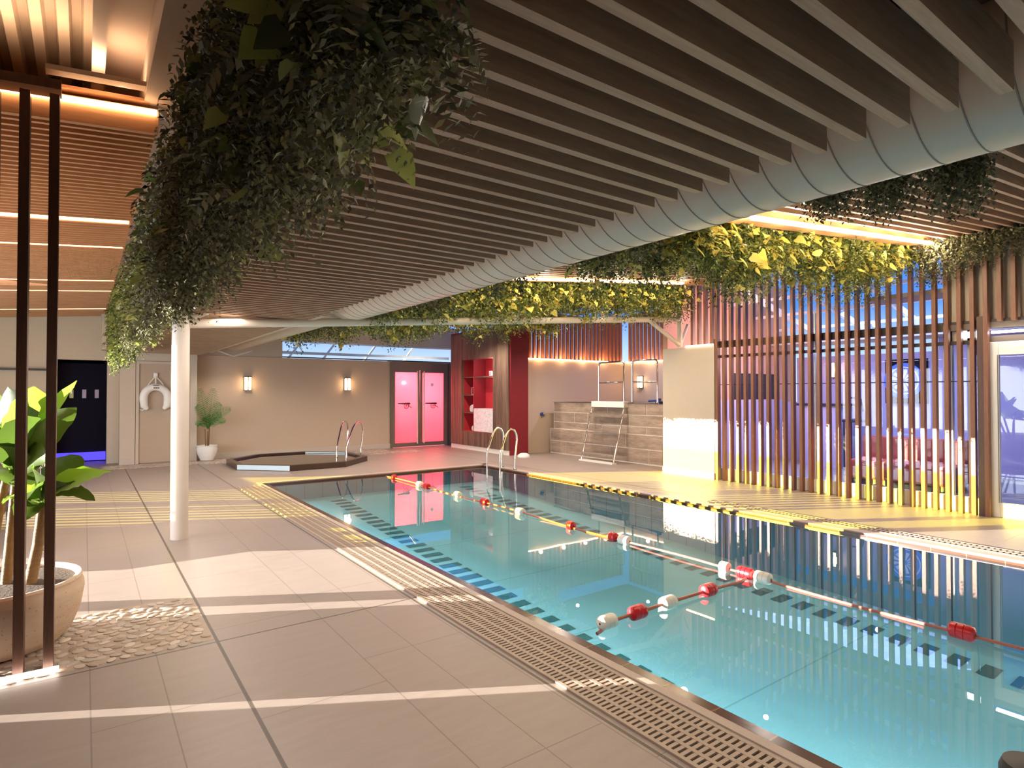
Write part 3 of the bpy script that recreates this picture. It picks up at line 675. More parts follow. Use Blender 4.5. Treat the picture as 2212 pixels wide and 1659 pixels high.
# upper batten screens on top of the far right walls
us = T('upper_batten_screen', 'backlit batten screen on top of the wall beside the red cabinet', 'screen', (11.3, 12.55, 2.5))
proto = MB().box(9.46, 9.53, 12.52, 12.60, 2.53, 3.78).build('batten', 'batten_led_lit', us)
x = 9.46 + .150
while x < 13.2:
    c = proto.copy(); col.objects.link(c); c.location.x = proto.location.x + (x - 9.46); x += .150
MB().box(9.42, 13.2, 12.50, 12.60, 2.50, 2.53).build('sill', 'white_gloss', us)
MB().box(9.45, 13.16, 12.47, 12.495, 2.505, 2.53).build('light_strip', 'led', us)
us2 = T('upper_batten_screen', 'backlit batten screen turning the corner above the steel guard rails', 'screen', (13.25, 10.3, 2.5))
proto = MB().box(13.22, 13.30, 8.08, 8.15, 2.53, 3.95).build('batten', 'batten_led_lit', us2)
y = 8.08 + .150
while y < 12.4:
    c = proto.copy(); col.objects.link(c); c.location.y = proto.location.y + (y - 8.08); y += .150
MB().box(13.2, 13.32, 8.03, 12.5, 2.50, 2.53).build('sill', 'white_gloss', us2)
MB().box(13.165, 13.19, 8.1, 12.4, 2.505, 2.53).build('light_strip', 'led', us2)
us3 = T('upper_batten_screen', 'short row of battens standing on the beige partition top', 'screen', (9.52, 7.1, 2.48))
for k in range(4):
    MB().box(9.48, 9.56, 6.76 + k * .144, 6.81 + k * .144, 2.52, 3.75).build('batten', 'batten', us3)
MB().box(9.46, 9.58, 6.70, 7.34, 2.48, 2.52).build('sill', 'white_gloss', us3)
MB().box(9.435, 9.458, 6.72, 7.34, 2.485, 2.51).build('light_strip', 'led', us3)

for q in [(9.9 + .8 * k, 12.40, 2.56) for k in range(4)] + [(13.08, 8.8 + .9 * k, 2.56) for k in range(4)]:
    dl = bpy.data.lights.new('led_wash', 'POINT'); dl.energy = 3.5; dl.color = (1, .55, .28); dl.shadow_soft_size = .05
    lo = bpy.data.objects.new('led_wash', dl); col.objects.link(lo); lo.location = q
# ================================================================= PLUNGE BLOCK AND STEPS
pb = T('plunge_pool_block', 'raised plunge pool block clad in pale wood-effect planks', 'pool block', (11.6, 10.4, 0))
MB().box(10.2, 13.17, 8.5, 12.22, 0, 1.355).build('body', 'grout', pb)
def course(z0, z1, xf, y0, y1, cuts):
    b = MB(); ys = [y0] + cuts + [y1]
    for i in range(len(ys) - 1): b.box(xf - .012, xf + .01, ys[i] + .011, ys[i + 1] - .011, z0 + .011, z1 - .011)
    return b
tiles = MB()
for z0, z1, xf, cuts in [(0.02, .34, 10.17, [8.9, 10.1, 11.7]), (.34, .66, 10.17, [9.6, 11.0]), (.66, .84, 10.2, [9.0, 10.4, 11.8]), (.84, 1.10, 10.2, [9.5, 10.9, 11.4]), (1.10, 1.355, 10.2, [9.0, 10.2])]:
    b = course(z0, z1, xf, 8.5, 12.30 if xf < 10.2 else 12.2, cuts); tiles.add(b.v, b.f)
tiles.build('plank_cladding', 'wood_tile', pb)
MB().box(10.17, 10.2, 8.5, 12.32, 0, .655).build('lower_ledge', 'grout', pb)
MB().box(10.45, 12.95, 8.75, 11.95, 1.36, 1.365).build('plunge_water', 'tubwater', pb)
MB().box(10.18, 13.17, 8.5, 12.22, 1.352, 1.36).build('rim', 'dark', pb)
st = T('plunge_pool_ladder', 'sloping stainless steel ladder with thin rungs leaning on the plank block', 'ladder', (9.9, 9.95, 0))
y0, y1 = 9.45, 10.5
for yy, yt in ((y0, 9.56), (y1, 10.62)):
    MB().tube([(9.62, yy, 0.02), (10.12, yt, 1.38)], .022, 10).build('stringer', 'chrome', st, smooth=True)
for k in range(5):
    f_ = (k + .85) / 6.0
    x = 9.62 + .5 * f_; z = 1.38 * f_
    MB().box(x - .06, x + .05, y0 + .1 * f_, y1 + .12 * f_, z - .014, z + .014).build('rung', 'chrome', st)
MB().box(10.05, 10.24, 9.54, 10.62, 1.26, 1.40).build('top_step', 'white', st, bevel=.01)
MB().box(9.55, 9.70, 9.42, 10.52, 0, .03).build('foot_plate', 'white', st)
def guard(label, ya, yb_):
    g = T('guard_rail', label, 'guard rail', (10.25, (ya + yb_) / 2, 1.36), 'steel guard rails beside the ladder')
    pth = [(10.25, ya, 1.36), (10.25, ya, 2.26)] + [(10.25, ya + .08 - .08 * math.cos(t_), 2.26 + .08 * math.sin(t_)) for t_ in (.5, 1.0, 1.57)] + [(10.25 + .0, yb_ - .08 + .08 * math.sin(t_), 2.26 + .08 * math.cos(t_)) for t_ in (0, .6, 1.1, 1.57)] + [(10.25, yb_, 1.36)]
    MB().tube(pth, .022, 10).build('hoop', 'chrome', g, smooth=True)
    MB().tube([(10.25, ya, 1.85), (10.25, yb_, 1.85)], .018, 10).build('middle_rail', 'chrome', g, smooth=True)
    for q in (ya, yb_): MB().lathe([(0, 0), (.045, 0), (.03, .03), (0, .03)], (10.25, q, 1.36), 16).build('foot_flange', 'chrome', g)
guard('steel guard rail on the cabinet side of the ladder top', 9.72, 10.56)
guard('steel guard rail on the partition side of the ladder top', 8.72, 9.46)
bf = T('lift_base', 'blue mechanical fitting at the foot of the guard rail', 'fitting', (10.4, 8.8, 1.36))
MB().lathe([(0, 0), (.09, 0), (.09, .05), (.04, .07), (.04, .12), (0, .12)], (10.4, 8.80, 1.36), 20).build('base', 'blue_plastic', bf, smooth=True)
MB().tube([(10.4, 8.8, 1.44), (10.4, 9.1, 1.42)], .025, 10).build('arm', 'blue_plastic', bf, smooth=True)
MB().tube([(10.42, 8.66, 1.36), (10.42, 8.66, 2.3)], .018, 10).build('mast', 'chrome', bf, smooth=True)
vs_ = T('wall_valve', 'small blue and chrome tap fixed to the wall beside the red cabinet', 'tap', (10.04, 12.5, 1.0))
MB().lathe([(0, 12.44), (.05, 12.44), (.05, 12.5), (0, 12.5)], (10.0, 0, 1.03), 20, 'y').build('valve_body', 'blue_plastic', vs_)
MB().tube([(10.0, 12.46, 1.03), (10.08, 12.42, 1.06)], .018, 8).build('spout', 'chrome', vs_)
bp = MB(); bp.lathe([(0, 0), (.16, 0), (.15, .05), (.08, .09), (0, .10)], (8.95, 11.9, 0), 20)
tag(bp.build('water_bowl', 'white', smooth=True), 'small white base on the deck in front of the red cabinet', 'base')

# ================================================================= RED CABINET
cab = T('shelf_cabinet', 'tall burgundy cabinet with rustic timber front and open red niche', 'cabinet', (9.1, 13.8, 0))
b = MB(); b.box(8.84, 9.4, 12.30, 12.36, 0, 3.35); b.box(8.84, 9.4, 15.29, 15.35, 0, 3.35); b.box(9.34, 9.4, 12.36, 15.29, 0, 3.35); b.box(8.84, 9.4, 12.36, 15.29, 3.30, 3.35)
b.build('carcass', 'red', cab)
b = MB(); b.box(8.80, 8.86, 12.36, 13.06, .12, 3.3); b.box(8.80, 8.86, 14.65, 15.29, .12, 3.3); b.box(8.80, 8.86, 13.06, 14.65, .12, .52); b.box(8.80, 8.86, 13.06, 14.65, 2.54, 3.3)
b.build('timber_front', 'rustic', cab)
b = MB(); b.box(9.22, 9.26, 13.02, 14.69, .50, 2.56); b.box(8.86, 9.24, 13.02, 13.06, .50, 2.56); b.box(8.86, 9.24, 14.65, 14.69, .50, 2.56); b.box(8.82, 9.24, 13.02, 14.69, .49, .53); b.box(8.86, 9.24, 13.02, 14.69, 2.54, 2.57)
b.build('niche_lining', 'red_bright', cab)
MB().box(8.83, 9.22, 14.05, 14.09, .53, 2.54).build('divider', 'red', cab)
for z in (2.06, 1.55, 1.05): MB().box(8.85, 9.22, 14.09, 14.65, z - .025, z).build('shelf', 'rustic', cab)
MB().box(8.85, 9.22, 13.06, 14.05, 2.03, 2.06).build('shelf', 'rustic', cab)
MB().box(8.81, 9.20, 13.08, 14.03, .54, 1.17).build('marble_panel', 'marble', cab)
MB().box(8.82, 8.86, 12.36, 15.29, 0, .12).build('plinth', 'white_gloss', cab)
for z in (2.52, 2.01): MB().box(8.93, 8.98, 13.10, 13.2, z, z + .012).build('spotlight', 'lamp_white', cab)
for z in (2.45, 1.95):
    dl = bpy.data.lights.new('niche_spot', 'POINT'); dl.energy = 7; dl.color = (1, .75, .75); dl.shadow_soft_size = .03
    lo = bpy.data.objects.new('niche_spot', dl); col.objects.link(lo); lo.location = (8.96, 13.2, z)
bxx = T('tissue_box', 'small white box on the upper niche shelf', 'box', (9.0, 13.45, 2.06))
MB().box(8.97, 9.03, 13.40, 13.50, 2.06, 2.20).build('carton', 'white', bxx, bevel=.004); MB().box(8.965, 8.97, 13.42, 13.47, 2.09, 2.17).build('front_panel', 'lilac', bxx)
an = MB(); 
for sgn in (-1, 1):
    an.tube([(9.0, 13.24, 2.06), (9.0, 13.24 + .01 * sgn, 2.14), (9.0, 13.24 + .05 * sgn, 2.22), (9.0, 13.24 + .07 * sgn, 2.30)], [.014, .012, .010, .005], 8)
    an.tube([(9.0, 13.24 + .03 * sgn, 2.19), (9.0, 13.24 + .0 * sgn, 2.26)], [.009, .004], 8)
an.box(8.96, 9.04, 13.20, 13.28, 2.06, 2.075)
tag(an.build('antler_ornament', 'red_float', smooth=True), 'red branching antler ornament on the upper niche shelf', 'ornament')
pf = T('picture_frame', 'small dark screen with a pale edge on the second niche shelf', 'picture frame', (9.0, 14.3, 1.55))
MB().box(8.99, 9.01, 14.16, 14.44, 1.55, 1.76).build('frame', 'white', pf, bevel=.004); MB().box(8.984, 8.99, 14.17, 14.41, 1.57, 1.75).build('screen', 'black', pf)
def towel(label, y, z, r):
    o = MB(); n = 60
    o.lathe([(0.0, -.14), (r * .85, -.14), (r, -.12), (r, .12), (r * .85, .14), (0.0, .14)], (9.0, y, z + r), 28, 'x')
    sp_ = [(9.0 - .141, y + (r * k / n) * math.cos(k * .35), z + r + (r * k / n) * math.sin(k * .35)) for k in range(6, n - 4)]
    o.v = [((vx - 9.0) if abs(vx) < 5 else vx, vy, vz) for vx, vy, vz in o.v]
    o.v = [((vx + 9.0) if abs(vx) < 5 else vx, vy, vz) for vx, vy, vz in o.v]
    tw = T('rolled_towel', label, 'towel', (9.0, y, z), 'rolled white towels in the niche')
    o2 = MB(); o2.lathe([(0.0, 8.87), (r * .85, 8.87), (r, 8.89), (r, 9.13), (r * .85, 9.15), (0.0, 9.15)], (0, y, z + r), 28, 'x')
    o2.build('roll', 'towel', tw, smooth=True)
    MB().tube([(8.868, q[1], q[2]) for q in sp_], .003, 5).build('spiral_edge', 'wall_beige', tw)
towel('large rolled white towel on the third niche shelf', 14.24, 1.05, .11)
towel('small rolled white towel at the bottom of the niche', 14.17, .53, .08)

# ================================================================= RED GLASS DOORS
S('wall_steam_room', MB().box(7.1, 9.5, 17.1, 17.2, 0, 2.5).box(7.05, 7.15, 16.25, 17.2, 0, 2.5).box(9.4, 9.5, 16.25, 17.2, 0, 2.5).box(7.05, 9.5, 16.25, 17.2, 2.45, 2.5), 'white_gloss')
S('trim_5', MB().box(7.21, 7.27, 15.98, 16.06, 0, 2.5).box(9.02, 9.10, 15.98, 16.06, 0, 2.5).box(9.10, 9.35, 16.0, 16.06, 0, 2.5).box(7.27, 9.02, 15.98, 16.06, 2.28, 2.5).box(9.15, 9.17, 15.97, 16.0, 0, 2.5), 'bronze')
for lab, nm, x0, x1, hx in (('left leaf of red glass double doors with a small black cannon emblem', 'door_2', 7.27, 8.13, 8.03), ('right leaf of the red glass double doors with a round white sticker', 'door_3', 8.15, 9.02, 8.25)):
    dd = T(nm, lab, 'door', ((x0 + x1) / 2, 16.0, 0)); dd['kind'] = 'structure'
    b = MB(); b.box(x0, x0 + .07, 15.98, 16.03, .02, 2.28); b.box(x1 - .07, x1, 15.98, 16.03, .02, 2.28); b.box(x0 + .07, x1 - .07, 15.98, 16.03, .02, .13); b.box(x0 + .07, x1 - .07, 15.98, 16.03, 2.21, 2.28)
    b.build('frame', 'bronze', dd)
    MB().box(x0 + .07, x1 - .07, 16.0, 16.012, .13, 2.21).build('pane', 'frost_red', dd)
    h = MB(); h.tube([(hx, 15.92, .10), (hx, 15.92, 2.26)], .02, 12)
    for zz in (.25, 2.1): h.tube([(hx, 15.92, zz), (hx, 15.99, zz)], .012, 8)
    h.build('handle', 'steel_paint', dd, smooth=True)
    cx = (x0 + x1) / 2 - .05; cz = 1.25; lg = MB()
    yl = 15.99
    lg.add([(cx - .22, yl, cz + .025), (cx - .22, yl, cz + .055), (cx + .17, yl, cz + .065), (cx + .17, yl, cz + .005), (cx - .10, yl, cz + .018)], [(0, 4, 3, 2, 1)])
    lg.add([(cx + .17, yl, cz + .02), (cx + .17, yl, cz + .05), (cx + .20, yl, cz + .035)], [(0, 2, 1)])
    ring = []
    for k in range(24):
        a = 2 * math.pi * k / 24; ring += [(cx + .05 + .085 * math.cos(a), yl - .001, cz - .03 + .085 * math.sin(a)), (cx + .05 + .065 * math.cos(a), yl - .001, cz - .03 + .065 * math.sin(a))]
    lg.add(ring, [(2 * k, 2 * k + 1, (2 * k + 3) % 48, (2 * k + 2) % 48) for k in range(24)])
    for k in range(3):
        a = math.pi * k / 3; c_, s_ = math.cos(a), math.sin(a)
        lg.add([(cx + .05 + .07 * c_ * q - .006 * s_ * w_, yl - .001, cz - .03 + .07 * s_ * q + .006 * c_ * w_) for q, w_ in ((-1, -1), (1, -1), (1, 1), (-1, 1))], [(0, 1, 2, 3)])
    lg.add([(cx + .10, yl, cz - .02), (cx + .10, yl, cz + .01), (cx + .24, yl, cz - .085), (cx + .22, yl, cz - .095)], [(0, 3, 2, 1)])
    lg.build('cannon_emblem', 'black', dd)
    if nm == 'door_3': MB().lathe([(0, 15.985), (.05, 15.985), (.05, 15.99), (0, 15.99)], (8.55, 0, 1.85), 24, 'y').build('round_sticker', 'white', dd)
for q, en in (((7.6, 16.7, 2.2), 80), ((8.5, 16.6, 1.6), 90)):
    dl = bpy.data.lights.new('steam_room_lamp', 'POINT'); dl.energy = en; dl.color = (1.0, .30, .38); dl.shadow_soft_size = .15
    lo = bpy.data.objects.new('steam_room_lamp', dl); col.objects.link(lo); lo.location = q

# ================================================================= LEFT REAR: DARK DOORWAY, BUOY DOOR
S('door_4', MB().box(-.58, .44, 17.05, 17.1, 0, 2.35).box(-.62, -.56, 16.6, 17.1, 0, 2.3).box(.42, .46, 16.6, 17.1, 0, 2.3).box(-.56, .42, 16.6, 17.1, 2.29, 2.35), 'navy')
S('trim_6', box(-.56, .42, 17.00, 17.05, .03, .22), 'blue_glow')
for k, (xx, m_) in enumerate(((-.24, 'chrome'), (.0, 'lilac'), (.24, 'lilac'))):
    hk = T('door_plate' if k else 'towel_hook', ['chrome hook fitting on the dark doorway panel', 'small faint plate in the middle of the dark doorway panel', 'small faint plate on the dark doorway panel nearest the jamb'][k], 'plate' if k else 'hook', (xx, 17.0, 1.5))
    MB().box(xx - .04, xx + .04, 17.03, 17.05, 1.48, 1.68).build('back_plate', m_, hk, bevel=.004)
    if not k: MB().tube([(xx, 17.03, 1.62), (xx, 16.96, 1.60), (xx, 16.96, 1.66)], .01, 8).build('peg', 'chrome', hk)
tag(box(-2.6, -.60, 16.42, 16.60, 2.09, 2.13).build('wall_shelf', 'black'), 'thin black shelf line on the wall behind the brown posts', 'shelf')
bd = T('door_5', 'flush beige door carrying the white horseshoe buoy', 'door', (1.5, 15.8, 0)); bd['kind'] = 'structure'
MB().box(1.0, 1.98, 15.77, 15.80, .02, 2.26).build('leaf', 'door_paint', bd)
MB().box(.94, 1.0, 15.74, 15.80, 0, 2.32).box(1.98, 2.02, 15.74, 15.80, 0, 2.32).box(1.0, 1.98, 15.74, 15.80, 2.26, 2.32).build('architrave', 'wall_beige', bd)
MB().box(1.92, 1.96, 15.75, 15.77, .35, .45).box(1.92, 1.96, 15.75, 15.77, 1.7, 1.85).build('hinge', 'white', bd)
hb = T('horseshoe_lifebuoy', 'white horseshoe lifebuoy hanging on the beige door', 'lifebuoy', (1.32, 15.68, 1.2))
pth = [(1.32 + px_, 15.70, 1.50 + pz_) for px_, pz_ in
       [(-.16, -.27), (-.22, -.20), (-.235, -.05)] + [(.235 * math.cos(math.radians(a)), .235 * math.sin(math.radians(a)) - .0) for a in range(180, -1, -15)] + [(.235, -.05), (.22, -.20), (.16, -.27)]]
rr = [.04, .075, .082] + [.082] * 13 + [.082, .075, .04]
MB().tube(pth, rr, 16).build('float_cover', 'white', hb, smooth=True)
MB().box(1.26, 1.38, 15.612, 15.618, 1.765, 1.78).build('dark_marking', 'black', hb)
MB().box(1.27, 1.30, 15.612, 15.616, 1.70, 1.73).box(1.31, 1.34, 15.612, 15.616, 1.70, 1.73).box(1.35, 1.38, 15.612, 15.616, 1.70, 1.73).build('print', 'bronze', hb)
for sgn in (-1, 1): MB().tube([(1.32, 15.72, 1.98), (1.32 + .10 * sgn, 15.71, 1.86), (1.32 + .21 * sgn, 15.70, 1.68)], .010, 8).build('strap', 'white_rope', hb, smooth=True)
MB().tube([(1.32, 15.72, 1.98), (1.32, 15.70, 1.80)], .014, 8).build('strap', 'white_rope', hb)
MB().tube([(1.14, 15.69, 1.24), (1.06, 15.69, 1.21), (1.02, 15.69, 1.23)], .012, 8).build('strap', 'white_rope', hb)
tag(MB().box(1.28, 1.36, 15.72, 15.77, 1.95, 2.06).build('wall_hook', 'white', bevel=.01), 'white hook holding the horseshoe lifebuoy', 'hook')

# ================================================================= BROWN POST SCREEN AT LEFT
ps_ = T('post_screen', 'dark brown slim posts under a beam around the large potted plant', 'screen', (-.6, 4.4, 0))
for k in range(8):
    x = -0.155 - .135 * k
    MB().box(x - .024, x + .024, 4.34, 4.46, 0.0, 3.36 + KL * x).build('post', 'post', ps_, bevel=.003)
MB().box(-1.5, -.125, 4.33, 4.47, 3.385, 3.44, KL).build('top_beam', 'post', ps_)
tag(MB().box(-1.5, -.105, 4.29, 4.325, .002, .028).build('floor_led_strip', 'led_white'), 'white LED strip on the floor at the foot of the brown posts', 'light strip')

# ================================================================= SPA TUB
tub = T('spa_tub', 'low octagonal dark stone spa tub sunk beside the back wall', 'spa tub', (4.0, 13.9, 0))
def octo(R): return [(4.0 + R * math.cos(math.radians(22.5 + 45 * k)), 13.9 + R * math.sin(math.radians(22.5 + 45 * k))) for k in range(8)]
o1, o2_ = octo(1.53), octo(1.40)
b = MB(); n = 8
vs = [(x, y, 0) for x, y in o1] + [(x, y, .12) for x, y in o1] + [(x, y, .12) for x, y in o2_] + [(x, y, .004) for x, y in o2_]
fs = []
for i in range(8):
    j = (i + 1) % 8; fs += [(i, j, 8 + j, 8 + i), (8 + i, 8 + j, 16 + j, 16 + i), (16 + i, 16 + j, 24 + j, 24 + i)]
fs.append(tuple(range(24, 32))); b.add(vs, fs); b.build('rim', 'stone_dark', tub)
MB().add([(x, y, .085) for x, y in octo(1.405)], [tuple(range(8))]).build('spa_water', 'tubwater', tub)
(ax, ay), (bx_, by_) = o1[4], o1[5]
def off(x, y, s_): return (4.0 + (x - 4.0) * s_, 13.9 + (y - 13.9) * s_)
MB().quad((ax, ay, .015) if 0 else off(ax, ay, 1.004) + (.012,), off(bx_, by_, 1.004) + (.012,), off(bx_, by_, 1.004) + (.112,), off(ax, ay, 1.004) + (.112,)).build('side_window_sheen', 'paleblue', tub)  # painted reflection of the bright windows on the near rim face
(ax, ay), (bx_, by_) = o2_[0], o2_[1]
MB().quad(off(ax, ay, .99) + (.09,), off(bx_, by_, .99) + (.09,), off(bx_, by_, .99) + (.118,), off(ax, ay, .99) + (.118,)).build('inner_window_sheen', 'paleblue', tub)  # painted window reflection on the far inner face
def hoop_rail(label, a, b_, h, grp):
    r_ = T('grab_rail', label, 'handrail', (a[0], a[1], 0), grp)
    A_, B_ = Vector((a[0], a[1], 0)), Vector((b_[0], b_[1], 0)); D = (B_ - A_)
    pts = [(0, a[2]), (0, .35), (.03, .42), (.38, .80), (.55, .90), (.72, .93), (.92, .90), (1.06, .80), (1.10, .68), (1.06, .55), (1.0, .35), (.96, .22), (.98, .04), (.98, 0)]
    MB().tube([tuple(A_ + D * u + Vector((0, 0, z * h))) for u, z in pts], .021, 10).build('tube', 'chrome', r_, smooth=True)
    MB().lathe([(0, 0), (.05, 0), (.04, .02), (0, .02)], (A_.x + D.x * .98, A_.y + D.y * .98, 0), 16).build('flange', 'chrome', r_)
hoop_rail('left of the two hooped chrome rails of the spa tub', (4.72, 13.42, .09), (5.45, 14.75), .97, 'spa tub rails')
hoop_rail('right of the two hooped chrome rails of the spa tub', (4.80, 13.02, .09), (5.58, 14.10), .97, 'spa tub rails')
hoop_rail('hooped chrome pool rail on the cabinet side', (6.93, 10.5, -.55), (7.32, 10.5), .92, 'swimming pool ladder rails')
hoop_rail('hooped chrome pool rail nearer the batten screen', (6.93, 10.02, -.55), (7.32, 10.02), .92, 'swimming pool ladder rails')
pl_ = MB()
for z in (-.22, -.42): pl_.box(6.88, 6.98, 10.02, 10.5, z, z + .03)
tag(pl_.build('underwater_tread', 'chrome'), 'steel treads under the water between the pool rails', 'ladder tread')
# rails behind the big plant
rl = T('grab_rail', 'double chrome handrail behind the large banana plant', 'handrail', (-.6, 12.3, 0), 'rails behind the plant')
for dx in (0, .05):
    MB().tube([(-.50 - dx, 12.3 + dx, 0), (-.50 - dx, 12.3, .85), (-.53 - dx, 12.3, .93), (-.60 - dx, 12.3, .97), (-.80 - dx, 12.3, .97), (-1.1 - dx, 12.3, .60), (-1.1 - dx, 12.3, 0)], .022, 10).build('tube', 'chrome', rl, smooth=True)
rl = T('grab_rail', 'low arched rail half hidden by the banana leaves', 'handrail', (-.7, 10.5, 0), 'rails behind the plant')
MB().tube([(-.42, 10.5, 0), (-.42, 10.5, .35)] + [(-.72 + .30 * math.cos(math.radians(a)), 10.5, .40 + .30 * math.sin(math.radians(a))) for a in range(0, 181, 20)] + [(-1.02, 10.5, 0)], .022, 10).build('tube', 'chrome', rl, smooth=True)
tag(MB().lathe([(0, 0), (.05, 0), (.045, .015), (.026, .02), (.026, .62), (0, .63)], (-.34, 7.72, 0), 20).build('steel_post', 'chrome', smooth=True), 'short slim chrome post standing behind the plant trunk', 'post')
lg_ = T('sun_lounger', 'dark wicker lounger partly cut off at the left edge', 'lounger', (-1.35, 8.5, 0))
MB().box(-2.0, -.72, 7.7, 9.5, .22, .30).build('seat', 'wicker', lg_, bevel=.02)
MB().tube([(-.74, 7.75, .0), (-.72, 7.75, .42), (-.74, 8.0, .50), (-.76, 9.0, .50), (-.74, 9.4, .40), (-.74, 9.45, 0)], .018, 10).build('arm_frame', 'bronze', lg_, smooth=True)
for xx in (-1.95,):
    for yy in (7.8, 9.4): MB().tube([(xx, yy, 0), (xx, yy, .24)], .02, 8).build('leg', 'bronze', lg_)
MB().box(-1.9, -.8, 9.3, 9.45, .30, .75).build('backrest', 'wicker', lg_, bevel=.02)

# ================================================================= DRAIN GRATINGS
def grating(name, label, x0, x1, y0, y1, rows, pitch):
    g = T(name, label, 'drain grating', ((x0 + x1) / 2, (y0 + y1) / 2, 0))
    MB().box(x0, x1, y0, y1, .0005, .002).build('channel', 'channel', g)
    r_ = MB(); w = (x1 - x0) / rows
    for i in range(rows + 1): r_.box(x0 + i * w - .011, x0 + i * w + .011, y0, y1, .002, .012)
    y = y0
    while y < y1: r_.box(x0, x1, y, y + pitch * .58, .002, .011); y += pitch
    r_.build('slotted_cover', 'grate', g)
grating('drain_grating', 'long beige slotted drain beside the pool edge nearest the camera', 2.13, 2.46, -1.0, 10.9, 4, .034)
grating('drain_grating', 'slotted drain along the far side of the pool below the batten screen', 7.40, 7.60, -.5, 5.4, 2, .05)

# ================================================================= LANE ROPES
def flo(kind, x, y, axis, parent, L=.15, r=.052):
    b = MB(); pr = [(0.008, -L / 2), (r * .6, -L / 2), (r * .93, -L / 2 + .012), (r, -L / 2 + .03), (r, -.004 - L * .12), (r * .93, -L * .12), (r, .004 - L * .12), (r, L * .16 - .004), (r * .93, L * .16), (r, L * .16 + .004), (r, L / 2 - .03), (r * .93, L / 2 - .012), (r * .6, L / 2), (.008, L / 2)]
    c = (x, 0, -.005) if axis == 'y' else (0, y, -.005)
    pr = [(q, h + (y if axis == 'y' else x)) for q, h in pr]
    return b.lathe(pr, c, 24, axis).build('float_disc', 'red_float' if kind == 'r' else 'white_float', parent, smooth=True)
r1 = T('lane_rope', 'long red lane rope with red and white floats along the pool', 'lane rope', (4.78, 6, -.03))
MB().tube([(4.80, y_, -.018 + .012 * math.sin(y_ * 2.1)) for y_ in np.arange(-2.9, 11.0, .25)], .011, 8).build('rope', 'rope', r1, smooth=True)
for k, y_ in [('r', 10.48), ('w', 9.42), ('r', 9.16), ('w', 8.12), ('r', 7.34), ('w', 6.46), ('r', 5.43), ('r', 4.72), ('w', 4.55), ('w', 3.30), ('r', 3.09), ('w', 2.92), ('r', 1.48)]:
    flo(k, 4.80, y_, 'y', r1, .15 if y_ not in (3.30, 4.72, 5.43, 10.48) else .10)
r2 = T('lane_rope', 'short red lane rope branching across the pool with four floats', 'lane rope', (3.8, 3.0, -.03))
MB().tube([(2.88, 2.99, -.06), (3.1, 3.0, -.01), (3.6, 3.0, -.005), (4.2, 3.0, -.01), (4.6, 3.01, -.03), (4.74, 3.05, -.035)], .012, 8).build('rope', 'rope', r2, smooth=True)
for k, x_ in [('w', 2.99), ('r', 3.30), ('w', 3.64), ('r', 4.14)]: flo(k, x_, 3.0, 'x', r2, .145)
bo = T('bollard', 'black cylinder cut off at the bottom right corner', 'bollard', (2.46, .58, 0))
MB().lathe([(0, 0), (.085, 0), (.085, .40), (.075, .425), (0, .43)], (2.44, .57, 0), 28).build('body', 'black', bo, smooth=True)
MB().lathe([(.086, .33), (.089, .33), (.089, .36), (.086, .36)], (2.44, .57, 0), 28).build('band', 'dark', bo)

# ================================================================= PEBBLES
def pebbles(name, label, regions, n, size, seed, skip=None):
    rng = random.Random(seed); b = MB(); pts = []
    for (x0, x1, y0, y1) in regions:
        s_ = size * 1.55; ny = int((y1 - y0) / (s_ * .8)); nx = int((x1 - x0) / s_)
        for j in range(ny):
            for i in range(nx):
                x = x0 + (i + .5 + (.5 if j % 2 else 0)) * s_ + rng.uniform(-.2, .2) * s_; y = y0 + (j + .5) * s_ * .8 + rng.uniform(-.15, .15) * s_
                if x > x1 - size * .5: continue
                if skip and skip(x, y): continue
                a = rng.uniform(0, 3.14); rx = size * rng.uniform(.65, .95); ry = size * rng.uniform(.42, .60); h = size * rng.uniform(.10, .18)
                vs = []
                for (q, z) in ((1.0, 0), (.92, h * .7), (.5, h)):
                    for k in range(8):
                        t_ = 2 * math.pi * k / 8; u, w = rx * q * math.cos(t_), ry * q * math.sin(t_)
                        vs.append((x + u * math.cos(a) - w * math.sin(a), y + u * math.sin(a) + w * math.cos(a), .001 + z))
                fs = [(l * 8 + k, l * 8 + (k + 1) % 8, (l + 1) * 8 + (k + 1) % 8, (l + 1) * 8 + k) for l in range(2) for k in range(8)] + [tuple(16 + k for k in range(8))]
                b.add(vs, fs)
    o = b.build(name, 'pebble', smooth=True); return tag(o, label, 'pebbles', kind='stuff')
S('floor_pebble_bed', MB().box(-1.6, .70, 4.27, 5.30, .0005, .001), 'grate')
pebbles('pebble_bed', 'flat beige pebbles laid around the large plant pot', [(-1.6, .70, 4.27, 5.30)], 0, .050, 3)
pebbles('pebble_strip', 'small pebbles along the foot of the back wall around the spa tub', [(.3, 2.6, 14.9, 15.70), (2.2, 2.9, 14.8, 15.9), (4.9, 6.9, 15.1, 15.95), (6.0, 7.6, 14.6, 15.2)], 0, .06, 5, skip=lambda x, y: (x - 4) ** 2 + (y - 13.9) ** 2 < 1.6 ** 2)

